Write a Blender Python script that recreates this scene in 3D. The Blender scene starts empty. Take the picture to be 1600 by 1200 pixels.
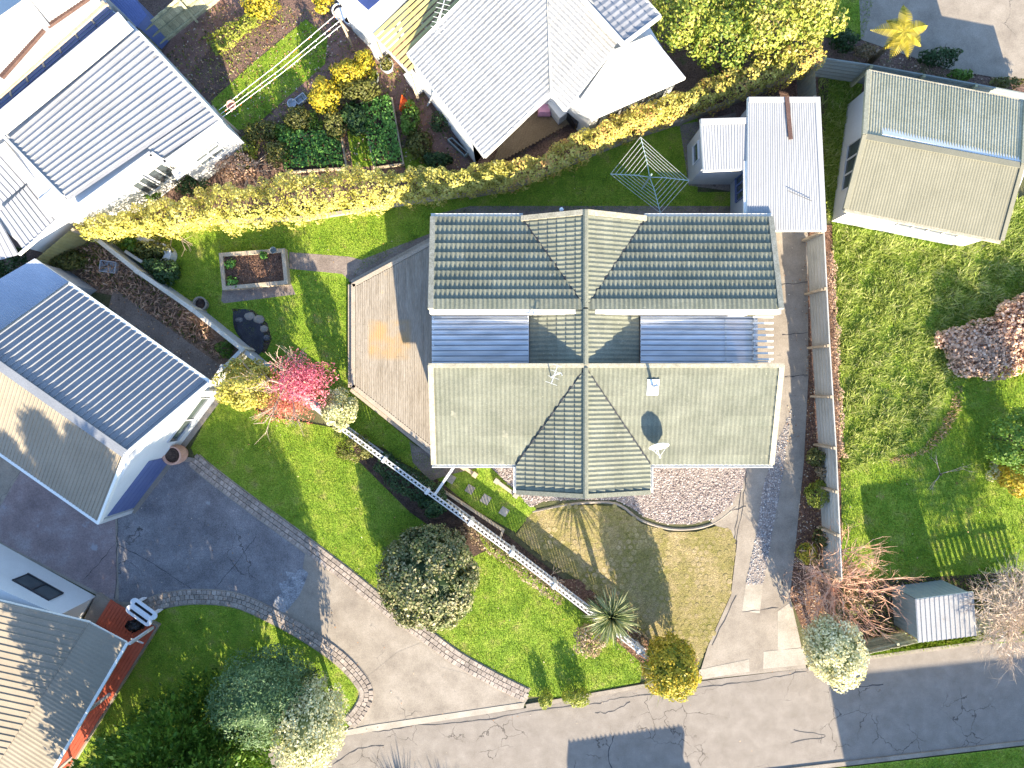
import bpy, bmesh, math, random
import numpy as np
from mathutils import Vector, Matrix

# ------------------------------------------------------------------ camera, sky, sun, exposure
SC = bpy.context.scene
COL = SC.collection
CAMH = 30.0
FPX = 1100.0
cam = bpy.data.cameras.new('camera'); camo = bpy.data.objects.new('camera', cam); COL.objects.link(camo)
camo.location = (0, 0, CAMH); camo.rotation_euler = (0, 0, 0)
cam.sensor_width = 36.0; cam.lens = 36.0 * FPX / 1600.0; cam.clip_end = 2000.0; cam.clip_start = 0.5
SC.camera = camo
SUN_EL = math.radians(23.5); SUN_AZ = math.radians(16.7)      # shadows fall up the picture and a little left
sdir = Vector((-math.sin(SUN_AZ) * math.cos(SUN_EL), math.cos(SUN_AZ) * math.cos(SUN_EL), -math.sin(SUN_EL)))
W = bpy.data.worlds.new('World'); SC.world = W; W.use_nodes = True
wn = W.node_tree; bg = wn.nodes['Background']
sky = wn.nodes.new('ShaderNodeTexSky'); sky.sky_type = 'NISHITA'; sky.sun_disc = False
sky.sun_elevation = SUN_EL; sky.sun_rotation = math.pi - SUN_AZ
sky.altitude = 50; sky.air_density = 1.0; sky.dust_density = 0.5; sky.ozone_density = 2.5
wn.links.new(sky.outputs['Color'], bg.inputs['Color']); bg.inputs['Strength'].default_value = 0.135
sl = bpy.data.lights.new('sun', 'SUN'); sl.energy = 5.0; sl.angle = math.radians(0.55); sl.color = (1.0, 0.86, 0.64)
slo = bpy.data.objects.new('sun', sl); COL.objects.link(slo); slo.location = (10, -30, 40)
slo.rotation_euler = sdir.to_track_quat('-Z', 'Y').to_euler()
SC.view_settings.view_transform = 'Standard'; SC.view_settings.look = 'None'
SC.view_settings.exposure = 1.95; SC.view_settings.gamma = 1.0
SC.view_settings.use_curve_mapping = False

# ------------------------------------------------------------------ helpers
rnd = random.Random(7); rng = np.random.default_rng(11)
WL = {}                                                       # world location of every object made here

def P(x, y, z=0.0):                                           # a point of the photograph at height z
    k = (CAMH - z) / FPX
    return Vector(((x - 800) * k, (600 - y) * k, z))

def Pn(pts, z=0.0):
    return [P(a, b, z) for a, b in pts]

def tag(o, label=None, cat=None, group=None, kind=None):
    if label: o['label'] = label
    if cat: o['category'] = cat
    if group: o['group'] = group
    if kind: o['kind'] = kind
    return o

def thing(name, label, cat, loc=(0, 0, 0), group=None):
    o = bpy.data.objects.new(name, None); COL.objects.link(o); o.empty_display_size = 0.3
    o.location = loc; WL[o.name] = Vector(loc)
    return tag(o, label, cat, group)

def link(name, me, mat=None, parent=None, loc=None):
    o = bpy.data.objects.new(name, me); COL.objects.link(o)
    if mat is not None and len(me.materials) == 0: me.materials.append(mat)
    if parent is not None: o.parent = parent
    pw = WL[parent.name] if parent is not None else Vector((0, 0, 0))
    l = Vector(loc) if loc is not None else pw.copy()
    o.location = l - pw; WL[o.name] = l
    return o

def obj(name, V, F, mat, parent=None, smooth=False, base=None):
    """V in world coordinates; origin at the parent's base (or at base)."""
    o0 = WL[parent.name] if parent is not None else (Vector(base) if base is not None else Vector((0, 0, 0)))
    me = bpy.data.meshes.new(name)
    me.from_pydata([tuple(Vector(v) - o0) for v in V], [], F); me.update()
    if smooth: me.polygons.foreach_set('use_smooth', [True] * len(me.polygons))
    return link(name, me, mat, parent, loc=o0)

def npmesh(name, V, k, vals=None, smooth=False):
    """V (n*k,3) vertices, faces are runs of k vertices"""
    n = len(V) // k
    me = bpy.data.meshes.new(name)
    me.vertices.add(n * k); me.vertices.foreach_set('co', np.ascontiguousarray(V, dtype=np.float32).ravel())
    me.loops.add(n * k); me.loops.foreach_set('vertex_index', np.arange(n * k, dtype=np.int32))
    me.polygons.add(n); me.polygons.foreach_set('loop_start', np.arange(0, n * k, k, dtype=np.int32))
    try: me.polygons.foreach_set('loop_total', np.full(n, k, dtype=np.int32))
    except Exception: pass
    if vals is not None:
        a = me.attributes.new('v', 'FLOAT', 'FACE'); a.data.foreach_set('value', np.asarray(vals, dtype=np.float32))
    me.update(calc_edges=True)
    return me

class MB:
    """collects simple shapes into one mesh, world coordinates"""
    def __init__(s): s.V = []; s.F = []
    def add(s, V, F):
        b = len(s.V); s.V += [Vector(v) for v in V]; s.F += [tuple(i + b for i in f) for f in F]; return s
    def box(s, c, sx, sy, sz, rot=0.0):                        # c = centre of the base
        ca, sa = math.cos(rot), math.sin(rot); V = []
        for z in (0, sz):
            for x, y in ((-sx/2, -sy/2), (sx/2, -sy/2), (sx/2, sy/2), (-sx/2, sy/2)):
                V.append((c[0] + x*ca - y*sa, c[1] + x*sa + y*ca, c[2] + z))
        return s.add(V, [(3,2,1,0),(4,5,6,7),(0,1,5,4),(1,2,6,5),(2,3,7,6),(3,0,4,7)])
    def bar(s, a, b, w, h):                                    # a bar from a to b, w wide, h high, axis at its middle
        a = Vector(a); b = Vector(b); d = (b - a).normalized()
        up = Vector((0, 0, 1)) if abs(d.z) < 0.95 else Vector((0, 1, 0))
        x = d.cross(up).normalized(); y = x.cross(d).normalized(); V = []
        for p in (a, b):
            for i, j in ((-1,-1),(1,-1),(1,1),(-1,1)): V.append(p + x*(w/2*i) + y*(h/2*j))
        return s.add(V, [(3,2,1,0),(4,5,6,7),(0,1,5,4),(1,2,6,5),(2,3,7,6),(3,0,4,7)])
    def prism(s, pts, z0, z1):
        n = len(pts); V = [(p[0], p[1], z0) for p in pts] + [(p[0], p[1], z1) for p in pts]
        ar = sum(pts[i][0]*pts[(i+1)%n][1] - pts[(i+1)%n][0]*pts[i][1] for i in range(n))
        F = [tuple(range(n))[::-1], tuple(range(n, 2*n))] + [(i, (i+1)%n, (i+1)%n+n, i+n) for i in range(n)]
        if ar < 0: F = [f[::-1] for f in F]
        return s.add(V, F)
    def tube(s, pts, rad, n=6, cap=True):
        pts = [Vector(p) for p in pts]; m = len(pts)
        if not hasattr(rad, '__len__'): rad = [rad] * m
        V = []; F = []; prev = None
        for i, p in enumerate(pts):
            d = (pts[min(i+1, m-1)] - pts[max(i-1, 0)]).normalized()
            ref = prev if prev is not None else (Vector((0,0,1)) if abs(d.z) < 0.9 else Vector((1,0,0)))
            x = (ref - d*ref.dot(d)).normalized(); prev = x; y = d.cross(x)
            for k in range(n):
                a = 2*math.pi*k/n; V.append(p + (x*math.cos(a) + y*math.sin(a))*rad[i])
        for i in range(m-1):
            for k in range(n): F.append((i*n+k, i*n+(k+1)%n, (i+1)*n+(k+1)%n, (i+1)*n+k))
        if cap: F += [tuple(range(n))[::-1], tuple(range((m-1)*n, m*n))]
        return s.add(V, F)
    def lathe(s, c, prof, n=16):                               # prof: (radius, z) pairs
        V = []; F = []
        for r, z in prof:
            for k in range(n):
                a = 2*math.pi*k/n; V.append((c[0]+r*math.cos(a), c[1]+r*math.sin(a), c[2]+z))
        for i in range(len(prof)-1):
            for k in range(n): F.append((i*n+k, i*n+(k+1)%n, (i+1)*n+(k+1)%n, (i+1)*n+k))
        F += [tuple(range(n))[::-1], tuple(range((len(prof)-1)*n, len(prof)*n))]
        return s.add(V, F)
    def build(s, name, mat, parent=None, smooth=False, base=None):
        return obj(name, s.V, s.F, mat, parent, smooth, base)

# ------------------------------------------------------------------ materials (procedural)
MATS = {}
def c4(c): return (c[0], c[1], c[2], 1.0)

def ramp_node(nt, cols, pos=None):
    r = nt.nodes.new('ShaderNodeValToRGB'); e = r.color_ramp.elements
    n = len(cols)
    pos = pos or [0.3 + 0.4*i/max(1, n-1) for i in range(n)]
    e[0].position = pos[0]; e[0].color = c4(cols[0]); e[1].position = pos[-1]; e[1].color = c4(cols[-1])
    for i in range(1, n-1):
        q = e.new(pos[i]); q.color = c4(cols[i])
    return r

def nm(name, cols, scale=1.5, rough=0.85, bump=0.0, bscale=30.0, fine=0.25, fscale=25.0, objvar=0.0, spec=0.25, pos=None,
       spots=None, metallic=0.0, stretch=None, spots2=None, cracks=None):
    """surface of several colours mixed by noise, a fine second grain, optional spots (colour, scale, threshold) and bump"""
    m = bpy.data.materials.new(name); m.use_nodes = True; nt = m.node_tree; N = nt.nodes; L = nt.links
    b = N['Principled BSDF']; b.inputs['Roughness'].default_value = rough
    b.inputs['Specular IOR Level'].default_value = spec; b.inputs['Metallic'].default_value = metallic
    g = N.new('ShaderNodeNewGeometry'); co = g.outputs['Position']
    if stretch:
        mp = N.new('ShaderNodeMapping'); mp.inputs['Rotation'].default_value = (0, 0, stretch[2]); mp.inputs['Scale'].default_value = (stretch[0], stretch[1], 1)
        L.new(co, mp.inputs['Vector']); co = mp.outputs['Vector']
    t = N.new('ShaderNodeTexNoise'); t.inputs['Scale'].default_value = scale; t.inputs['Detail'].default_value = 8; t.inputs['Roughness'].default_value = 0.65
    L.new(co, t.inputs['Vector'])
    r = ramp_node(nt, cols, pos); L.new(t.outputs['Fac'], r.inputs['Fac']); col = r.outputs['Color']
    f = N.new('ShaderNodeTexNoise'); f.inputs['Scale'].default_value = fscale; f.inputs['Detail'].default_value = 4
    L.new(co, f.inputs['Vector'])
    mr = N.new('ShaderNodeMapRange'); mr.inputs['From Min'].default_value = 0.3; mr.inputs['From Max'].default_value = 0.7
    mr.inputs['To Min'].default_value = 1 - fine; mr.inputs['To Max'].default_value = 1 + fine
    L.new(f.outputs['Fac'], mr.inputs['Value'])
    val = mr.outputs['Result']
    if objvar:
        oi = N.new('ShaderNodeObjectInfo'); m2 = N.new('ShaderNodeMapRange')
        m2.inputs['To Min'].default_value = 1 - objvar; m2.inputs['To Max'].default_value = 1 + objvar
        L.new(oi.outputs['Random'], m2.inputs['Value'])
        mu = N.new('ShaderNodeMath'); mu.operation = 'MULTIPLY'; L.new(val, mu.inputs[0]); L.new(m2.outputs['Result'], mu.inputs[1]); val = mu.outputs[0]
    mx = N.new('ShaderNodeMix'); mx.data_type = 'RGBA'; mx.blend_type = 'MULTIPLY'; mx.inputs['Factor'].default_value = 1.0
    L.new(col, mx.inputs['A']); L.new(val, mx.inputs['B']); col = mx.outputs['Result']
    for sp in (spots, spots2):
        if sp:
            q = N.new('ShaderNodeTexNoise'); q.inputs['Scale'].default_value = sp[1]; q.inputs['Detail'].default_value = 5; q.inputs['Roughness'].default_value = 0.7
            L.new(g.outputs['Position'], q.inputs['Vector'])
            rr = ramp_node(nt, [(0,0,0), (1,1,1)], [sp[2], sp[2] + 0.06]); L.new(q.outputs['Fac'], rr.inputs['Fac'])
            mm = N.new('ShaderNodeMix'); mm.data_type = 'RGBA'; L.new(rr.outputs['Color'], mm.inputs['Factor'])
            L.new(col, mm.inputs['A']); mm.inputs['B'].default_value = c4(sp[0]); col = mm.outputs['Result']
    if cracks:
        vn = N.new('ShaderNodeTexNoise'); vn.inputs['Scale'].default_value = 2.2; vn.inputs['Detail'].default_value = 5; L.new(g.outputs['Position'], vn.inputs['Vector'])
        va = N.new('ShaderNodeMix'); va.data_type = 'RGBA'; va.blend_type = 'ADD'; va.inputs['Factor'].default_value = .55; L.new(g.outputs['Position'], va.inputs['A']); L.new(vn.outputs['Color'], va.inputs['B'])
        vo = N.new('ShaderNodeTexVoronoi'); vo.feature = 'DISTANCE_TO_EDGE'; vo.inputs['Scale'].default_value = cracks[0]; L.new(va.outputs['Result'], vo.inputs['Vector'])
        vr = ramp_node(nt, [(1,1,1), (0,0,0)], [cracks[1]*.4, cracks[1]]); L.new(vo.outputs['Distance'], vr.inputs['Fac'])
        mk = N.new('ShaderNodeTexNoise'); mk.inputs['Scale'].default_value = .45; mk.inputs['Detail'].default_value = 3; L.new(g.outputs['Position'], mk.inputs['Vector'])
        mr2 = ramp_node(nt, [(0,0,0), (.85,.85,.85)], [cracks[2], cracks[2]+.08]); L.new(mk.outputs['Fac'], mr2.inputs['Fac'])
        mm2 = N.new('ShaderNodeMath'); mm2.operation = 'MULTIPLY'; L.new(vr.outputs['Color'], mm2.inputs[0]); L.new(mr2.outputs['Color'], mm2.inputs[1])
        cx = N.new('ShaderNodeMix'); cx.data_type = 'RGBA'; L.new(mm2.outputs[0], cx.inputs['Factor']); L.new(col, cx.inputs['A']); cx.inputs['B'].default_value = c4(cracks[3]); col = cx.outputs['Result']
    L.new(col, b.inputs['Base Color'])
    if bump:
        bt = N.new('ShaderNodeTexNoise'); bt.inputs['Scale'].default_value = bscale; bt.inputs['Detail'].default_value = 4
        L.new(co, bt.inputs['Vector'])
        bn = N.new('ShaderNodeBump'); bn.inputs['Strength'].default_value = bump; bn.inputs['Distance'].default_value = 0.05
        L.new(bt.outputs['Fac'], bn.inputs['Height']); L.new(bn.outputs['Normal'], b.inputs['Normal'])
    MATS[name] = m
    return m

def leafmat(name, cols, pos=None, trans=0.25, rough=0.5, patch=0.25, pscale=1.2):
    """foliage: every leaf has its own random value that picks a colour; slow noise shifts whole patches"""
    m = bpy.data.materials.new(name); m.use_nodes = True; nt = m.node_tree; N = nt.nodes; L = nt.links
    b = N['Principled BSDF']; b.inputs['Roughness'].default_value = rough; b.inputs['Specular IOR Level'].default_value = 0.3
    a = N.new('ShaderNodeAttribute'); a.attribute_name = 'v'
    g = N.new('ShaderNodeNewGeometry'); t = N.new('ShaderNodeTexNoise'); t.inputs['Scale'].default_value = pscale; t.inputs['Detail'].default_value = 3
    L.new(g.outputs['Position'], t.inputs['Vector'])
    s1 = N.new('ShaderNodeMath'); s1.operation = 'MULTIPLY_ADD'; s1.inputs[1].default_value = patch * 3; s1.inputs[2].default_value = -patch * 1.5
    L.new(t.outputs['Fac'], s1.inputs[0])
    s2 = N.new('ShaderNodeMath'); s2.operation = 'ADD'; s2.use_clamp = True; L.new(a.outputs['Fac'], s2.inputs[0]); L.new(s1.outputs[0], s2.inputs[1])
    n = len(cols); r = ramp_node(nt, cols, pos or [i/(n-1) for i in range(n)])
    L.new(s2.outputs[0], r.inputs['Fac']); L.new(r.outputs['Color'], b.inputs['Base Color'])
    tr = N.new('ShaderNodeBsdfTranslucent'); L.new(r.outputs['Color'], tr.inputs['Color'])
    mx = N.new('ShaderNodeMixShader'); mx.inputs['Fac'].default_value = trans
    L.new(b.outputs['BSDF'], mx.inputs[1]); L.new(tr.outputs['BSDF'], mx.inputs[2])
    L.new(mx.outputs['Shader'], N['Material Output'].inputs['Surface'])
    MATS[name] = m
    return m

def glassmat(name, col, rough=0.1, alpha=1.0, st=None):
    m = bpy.data.materials.new(name); m.use_nodes = True; nt = m.node_tree; b = nt.nodes['Principled BSDF']
    g = nt.nodes.new('ShaderNodeNewGeometry'); t = nt.nodes.new('ShaderNodeTexNoise'); t.inputs['Scale'].default_value = 1.6; t.inputs['Detail'].default_value = 6
    if st:
        mp = nt.nodes.new('ShaderNodeMapping'); mp.inputs['Scale'].default_value = st; nt.links.new(g.outputs['Position'], mp.inputs['Vector']); nt.links.new(mp.outputs['Vector'], t.inputs['Vector'])
    else: nt.links.new(g.outputs['Position'], t.inputs['Vector'])
    r = ramp_node(nt, [tuple(c*0.8 for c in col), col, tuple(min(1, c*1.2) for c in col)]); nt.links.new(t.outputs['Fac'], r.inputs['Fac'])
    nt.links.new(r.outputs['Color'], b.inputs['Base Color'])
    b.inputs['Roughness'].default_value = rough; b.inputs['Specular IOR Level'].default_value = 0.6; b.inputs['Alpha'].default_value = alpha
    MATS[name] = m
    return m

grass_sun = leafmat('lawn_grass', [(0.09,0.16,0.012),(0.20,0.315,0.022),(0.30,0.39,0.04),(0.44,0.42,0.10)], [0,.35,.8,1], trans=.3, patch=.3, pscale=1.6)
long_grass = leafmat('long_grass', [(0.13,0.20,0.03),(0.30,0.39,0.07),(0.44,0.50,0.13),(0.60,0.58,0.28)], trans=.4, patch=.3, pscale=2.2)
lawn_m = nm('lawn_turf', [(0.085,0.145,0.012),(0.15,0.24,0.018),(0.21,0.28,0.03),(0.26,0.24,0.07)], scale=1.3, fine=.5, fscale=22, bump=.6, bscale=18)
soil_m = nm('dark_soil', [(0.03,0.02,0.015),(0.07,0.045,0.035),(0.12,0.08,0.06)], scale=4, fine=.5, fscale=30, bump=1.0, bscale=25)
bark_m = nm('bark_mulch', [(0.06,0.03,0.02),(0.14,0.075,0.05),(0.22,0.13,0.09)], scale=7, fine=.6, fscale=30, bump=1.0, bscale=22)
ground_m = nm('rough_ground', [(0.05,0.06,0.02),(0.09,0.09,0.04),(0.12,0.10,0.06)], scale=1.2, fine=.4)
garden_m = nm('garden_earth', [(0.07,0.045,0.035),(0.12,0.075,0.06),(0.16,0.10,0.08),(0.07,0.085,0.03)], scale=1.4, fine=.5, fscale=20, bump=.7, bscale=14)
brickpath_m = nm('worn_brick_path', [(0.14,0.075,0.06),(0.20,0.12,0.10),(0.26,0.16,0.13)], scale=2.5, fine=.35, bump=.4)
road_m = nm('asphalt_road', [(0.19,0.165,0.14),(0.225,0.197,0.17),(0.265,0.235,0.205)], scale=1.6, fine=.3, fscale=45, cracks=(.8,.012,.5,(.06,.05,.045)), bump=.25, bscale=60, spots=((0.12,0.10,0.085), 0.9, 0.69), spots2=((0.28,0.25,0.215), 0.55, 0.66))
asph_m = nm('old_asphalt', [(0.115,0.11,0.115),(0.175,0.168,0.175),(0.25,0.24,0.245)], scale=0.9, fine=.4, fscale=35, bump=.2, bscale=60, spots2=((0.09,0.08,0.08), .9, .66), cracks=(.5,.008,.5,(.05,.045,.045)), spots=((0.27,0.28,0.29), 1.1, 0.65))
conc_m = nm('worn_concrete', [(0.20,0.17,0.14),(0.26,0.225,0.185),(0.32,0.28,0.235)], cracks=(.42,.008,.56,(.09,.08,.07)), scale=1.1, fine=.16, fscale=30, bump=.12, bscale=50, spots=((0.17,0.15,0.13), 1.1, 0.66))
conc_l = nm('pale_concrete', [(0.27,0.24,0.195),(0.345,0.305,0.255),(0.41,0.37,0.31)], scale=1.2, fine=.15, fscale=30, bump=.1)
conc_red = nm('reddish_concrete', [(0.17,0.13,0.13),(0.25,0.19,0.185),(0.32,0.28,0.28)], scale=0.7, fine=.2, fscale=20, spots=((0.30,0.29,0.31), 0.8, 0.63))
gar_conc = nm('damp_concrete_path', [(0.15,0.12,0.10),(0.21,0.17,0.145),(0.27,0.225,0.19)], scale=1.3, fine=.3, spots=((0.09,0.07,0.06), 1.8, 0.62))
brick_m = nm('paver_brick', [(0.22,0.185,0.16),(0.29,0.245,0.21),(0.36,0.31,0.27)], scale=4, fine=.3, objvar=.2)
moss_m = nm('mossy_joint', [(0.12,0.115,0.025),(0.185,0.16,0.05),(0.25,0.20,0.09),(0.30,0.24,0.13)], scale=0.9, fine=.5, fscale=25, bump=.6, bscale=20)
hex_m = nm('mossy_paver', [(0.14,0.13,0.03),(0.21,0.18,0.065),(0.275,0.22,0.11),(0.33,0.265,0.16)], scale=0.8, fine=.45, fscale=22, objvar=.16, bump=.3, bscale=25)
gravel_m = leafmat('pink_grey_gravel', [(0.13,0.10,0.095),(0.25,0.205,0.19),(0.36,0.30,0.28),(0.52,0.465,0.43)], trans=0, rough=.9, patch=.05)
gravel_g = leafmat('grey_gravel', [(0.12,0.12,0.13),(0.24,0.23,0.23),(0.36,0.34,0.33),(0.5,0.48,0.46)], trans=0, rough=.9, patch=.05)
gravel_b = nm('gravel_bed', [(0.13,0.105,0.095),(0.23,0.195,0.175),(0.33,0.285,0.26)], scale=16, fine=.4, fscale=40)
deck_m = nm('weathered_deck', [(0.23,0.195,0.15),(0.30,0.26,0.21),(0.36,0.32,0.265)], scale=1.2, fine=.22, fscale=8, stretch=(7, .6, 0), spots=((0.42,0.33,0.22), 0.8, 0.66))
# a worn orange rectangle on the boards where a mat or tub once stood
def stain(m, cx, cy, hx, hy, col):
    nt = m.node_tree; N = nt.nodes; L = nt.links; b = N['Principled BSDF']; src = b.inputs['Base Color'].links[0].from_socket
    g = N.new('ShaderNodeNewGeometry'); s = N.new('ShaderNodeSeparateXYZ'); L.new(g.outputs['Position'], s.inputs[0]); prev = None
    for ax, c, h in (('X', cx, hx), ('Y', cy, hy)):
        d = N.new('ShaderNodeMath'); d.operation = 'SUBTRACT'; d.inputs[1].default_value = c; L.new(s.outputs[ax], d.inputs[0])
        a = N.new('ShaderNodeMath'); a.operation = 'ABSOLUTE'; L.new(d.outputs[0], a.inputs[0])
        r = N.new('ShaderNodeMapRange'); r.inputs['From Min'].default_value = h+.10; r.inputs['From Max'].default_value = h-.06; L.new(a.outputs[0], r.inputs['Value'])
        if prev is None: prev = r.outputs['Result']
        else:
            m_ = N.new('ShaderNodeMath'); m_.operation = 'MULTIPLY'; L.new(prev, m_.inputs[0]); L.new(r.outputs['Result'], m_.inputs[1]); prev = m_.outputs[0]
    n = N.new('ShaderNodeTexNoise'); n.inputs['Scale'].default_value = 1.4; n.inputs['Detail'].default_value = 6; L.new(g.outputs['Position'], n.inputs['Vector'])
    r2 = N.new('ShaderNodeMapRange'); r2.inputs['From Min'].default_value = .32; r2.inputs['From Max'].default_value = .62; L.new(n.outputs['Fac'], r2.inputs['Value'])
    m2 = N.new('ShaderNodeMath'); m2.operation = 'MULTIPLY'; L.new(prev, m2.inputs[0]); L.new(r2.outputs['Result'], m2.inputs[1])
    mx = N.new('ShaderNodeMix'); mx.data_type = 'RGBA'; L.new(m2.outputs[0], mx.inputs['Factor']); L.new(src, mx.inputs['A']); mx.inputs['B'].default_value = c4(col); L.new(mx.outputs['Result'], b.inputs['Base Color'])
stain(deck_m, -5.15, 1.85, .85, .80, (0.40,0.27,0.135))
deckedge_m = nm('deck_edge_timber', [(0.33,0.28,0.22),(0.42,0.36,0.29)], scale=2, fine=.2)
deck2_m = nm('brown_deck', [(0.13,0.095,0.06),(0.19,0.145,0.095)], scale=2, fine=.3)
reddeck_m = nm('red_painted_deck', [(0.36,0.075,0.04),(0.47,0.11,0.06)], scale=2, fine=.15, rough=.6)
timber_m = nm('bare_timber', [(0.34,0.27,0.19),(0.46,0.38,0.28)], scale=3, fine=.25)
fence_tim = nm('green_grey_paling', [(0.23,0.23,0.15),(0.32,0.31,0.20),(0.38,0.36,0.25)], scale=2, fine=.25, objvar=.22)
white_m = nm('white_paint', [(0.50,0.50,0.49),(0.57,0.57,0.56)], scale=.8, fine=.05, rough=.6)
wallw_m = nm('white_weatherboard', [(0.56,0.57,0.58),(0.64,0.65,0.66)], scale=.9, fine=.05, rough=.6)
wallg_m = nm('grey_wall', [(0.33,0.34,0.36),(0.42,0.43,0.45)], scale=.9, fine=.1)
dark_m = nm('dark_frame', [(0.03,0.03,0.035),(0.05,0.05,0.055)], scale=3, rough=.5)
wtop_m = nm('cream_wall_cap', [(0.40,0.37,0.30),(0.55,0.50,0.42)], scale=1.5, fine=.2)
tile_m = nm('pressed_metal_tile', [(0.13,0.138,0.103),(0.16,0.166,0.127),(0.195,0.20,0.155)], scale=1.1, fine=.16, fscale=18, objvar=.11, rough=.7, spots=((0.33,0.32,0.26), 9.0, 0.655), spots2=((0.24,0.235,0.18), 1.3, 0.64))
tilew_m = nm('pale_metal_tile', [(0.25,0.25,0.25),(0.30,0.30,0.297)], scale=1.2, fine=.2, fscale=14, objvar=.08, rough=.6, spots=((0.50,0.46,0.40), 6, 0.7))
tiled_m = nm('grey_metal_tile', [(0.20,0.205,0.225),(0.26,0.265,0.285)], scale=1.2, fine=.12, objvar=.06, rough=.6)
cap_m = nm('ridge_cap', [(0.16,0.165,0.128),(0.205,0.205,0.16)], scale=4, fine=.25, fscale=20)
verge_m = nm('lichened_barge', [(0.26,0.24,0.175),(0.34,0.31,0.235),(0.40,0.37,0.29)], scale=4, fine=.25, fscale=20)
gutter_m = nm('white_gutter', [(0.66,0.65,0.61),(0.76,0.75,0.71)], scale=2, fine=.1)
iron_w = nm('white_roof_iron', [(0.26,0.26,0.265),(0.32,0.32,0.325)], scale=.9, fine=.16, spots=((.19,.165,.14), 2.6, .67), spots2=((.23,.22,.21), 7, .64), rough=.5, stretch=(1,1,0))
iron_p = nm('pale_roof_iron', [(0.32,0.325,0.335),(0.38,0.385,0.395)], scale=.6, fine=.1, spots=((.27,.27,.27), 6, .66), rough=.45)
iron_o = nm('old_olive_iron', [(0.26,0.25,0.17),(0.34,0.32,0.225),(0.40,0.375,0.28)], scale=.8, fine=.2, fscale=14, rough=.7, spots=((0.42,0.36,0.25), 4, .64))
iron_c = nm('cream_iron', [(0.155,0.15,0.112),(0.19,0.182,0.138)], scale=.9, fine=.1, rough=.6)
iron_t = nm('tan_iron', [(0.235,0.20,0.152),(0.28,0.24,0.185)], scale=.9, fine=.1, rough=.6)
iron_b = nm('blue_grey_iron', [(0.185,0.195,0.215),(0.235,0.245,0.265)], scale=.8, fine=.12, rough=.4)
iron_lb = nm('pale_blue_iron', [(0.34,0.37,0.44),(0.43,0.46,0.53)], scale=.8, fine=.1, rough=.5)
iron_r = nm('rusting_iron', [(0.30,0.30,0.31),(0.36,0.36,0.37)], scale=.7, fine=.08, rough=.5, spots=((0.48,0.23,0.09), .75, .66))
fence_iron = nm('grey_fence_iron', [(0.31,0.31,0.285),(0.39,0.385,0.355),(0.45,0.44,0.41)], scale=.8, fine=.12, rough=.6)
fence_blue = nm('blue_grey_fence_iron', [(0.17,0.20,0.20),(0.25,0.28,0.27)], scale=1, fine=.15, rough=.6)
rust_m = nm('rust_brown', [(0.075,0.043,0.036),(0.11,0.066,0.054)], scale=3, fine=.3)
blue_m = nm('blue_paint', [(0.09,0.12,0.26),(0.12,0.155,0.31)], scale=1, fine=.1, rough=.5)
shed_m = nm('grey_green_shed', [(0.21,0.25,0.25),(0.27,0.31,0.31)], scale=1, fine=.1, rough=.5)
poly_m = glassmat('clear_corrugated_plastic', (0.78,0.79,0.81), .3, .86, (.5,1.6,1))
glass_m = glassmat('window_glass', (0.06,0.075,0.085), .05)
solar_m = glassmat('blue_glazing', (0.04,0.06,0.17), .08)
terra_m = nm('terracotta', [(0.48,0.27,0.20),(0.58,0.36,0.28)], scale=4, fine=.15)
plas_w = nm('white_plastic', [(0.74,0.75,0.77),(0.8,0.81,0.83)], scale=3, fine=.04, rough=.4)
plas_g = nm('grey_plastic', [(0.40,0.43,0.47),(0.47,0.50,0.54)], scale=3, fine=.06, rough=.5)
orange_m = nm('orange_plastic', [(0.75,0.10,0.02),(0.85,0.14,0.03)], scale=3, fine=.05, rough=.45)
pink_m = nm('pink_fabric', [(0.52,0.25,0.36),(0.60,0.31,0.43)], scale=5, fine=.15)
black_m = nm('black_plastic', [(0.012,0.012,0.014),(0.03,0.03,0.033)], scale=3, rough=.4)
yellow_slat = nm('yellow_timber_slat', [(0.38,0.32,0.12),(0.47,0.40,0.18)], scale=2, fine=.15, objvar=.1)
steel_m = nm('galvanised_wire', [(0.52,0.53,0.53),(0.62,0.63,0.62)], scale=5, fine=.1, rough=.4, metallic=.2)
steelg_m = nm('green_grey_tube', [(0.30,0.40,0.38),(0.38,0.48,0.46)], scale=5, fine=.1, rough=.4)
wood_m = nm('tree_bark', [(0.10,0.075,0.05),(0.19,0.145,0.10)], scale=8, fine=.3)
twig_m = nm('pink_brown_twig', [(0.52,0.25,0.15),(0.68,0.40,0.27),(0.76,0.55,0.42)], scale=2, fine=.3)
twigp_m = nm('pale_twig', [(0.40,0.30,0.22),(0.54,0.43,0.33)], scale=2, fine=.3)
rock_m = nm('dark_rock', [(0.045,0.045,0.055),(0.09,0.09,0.10),(0.2,0.19,0.18)], scale=3, fine=.4, bump=.5)
sack_m = nm('brown_debris', [(0.10,0.06,0.04),(0.20,0.13,0.09),(0.30,0.22,0.16)], scale=6, fine=.5)

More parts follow.
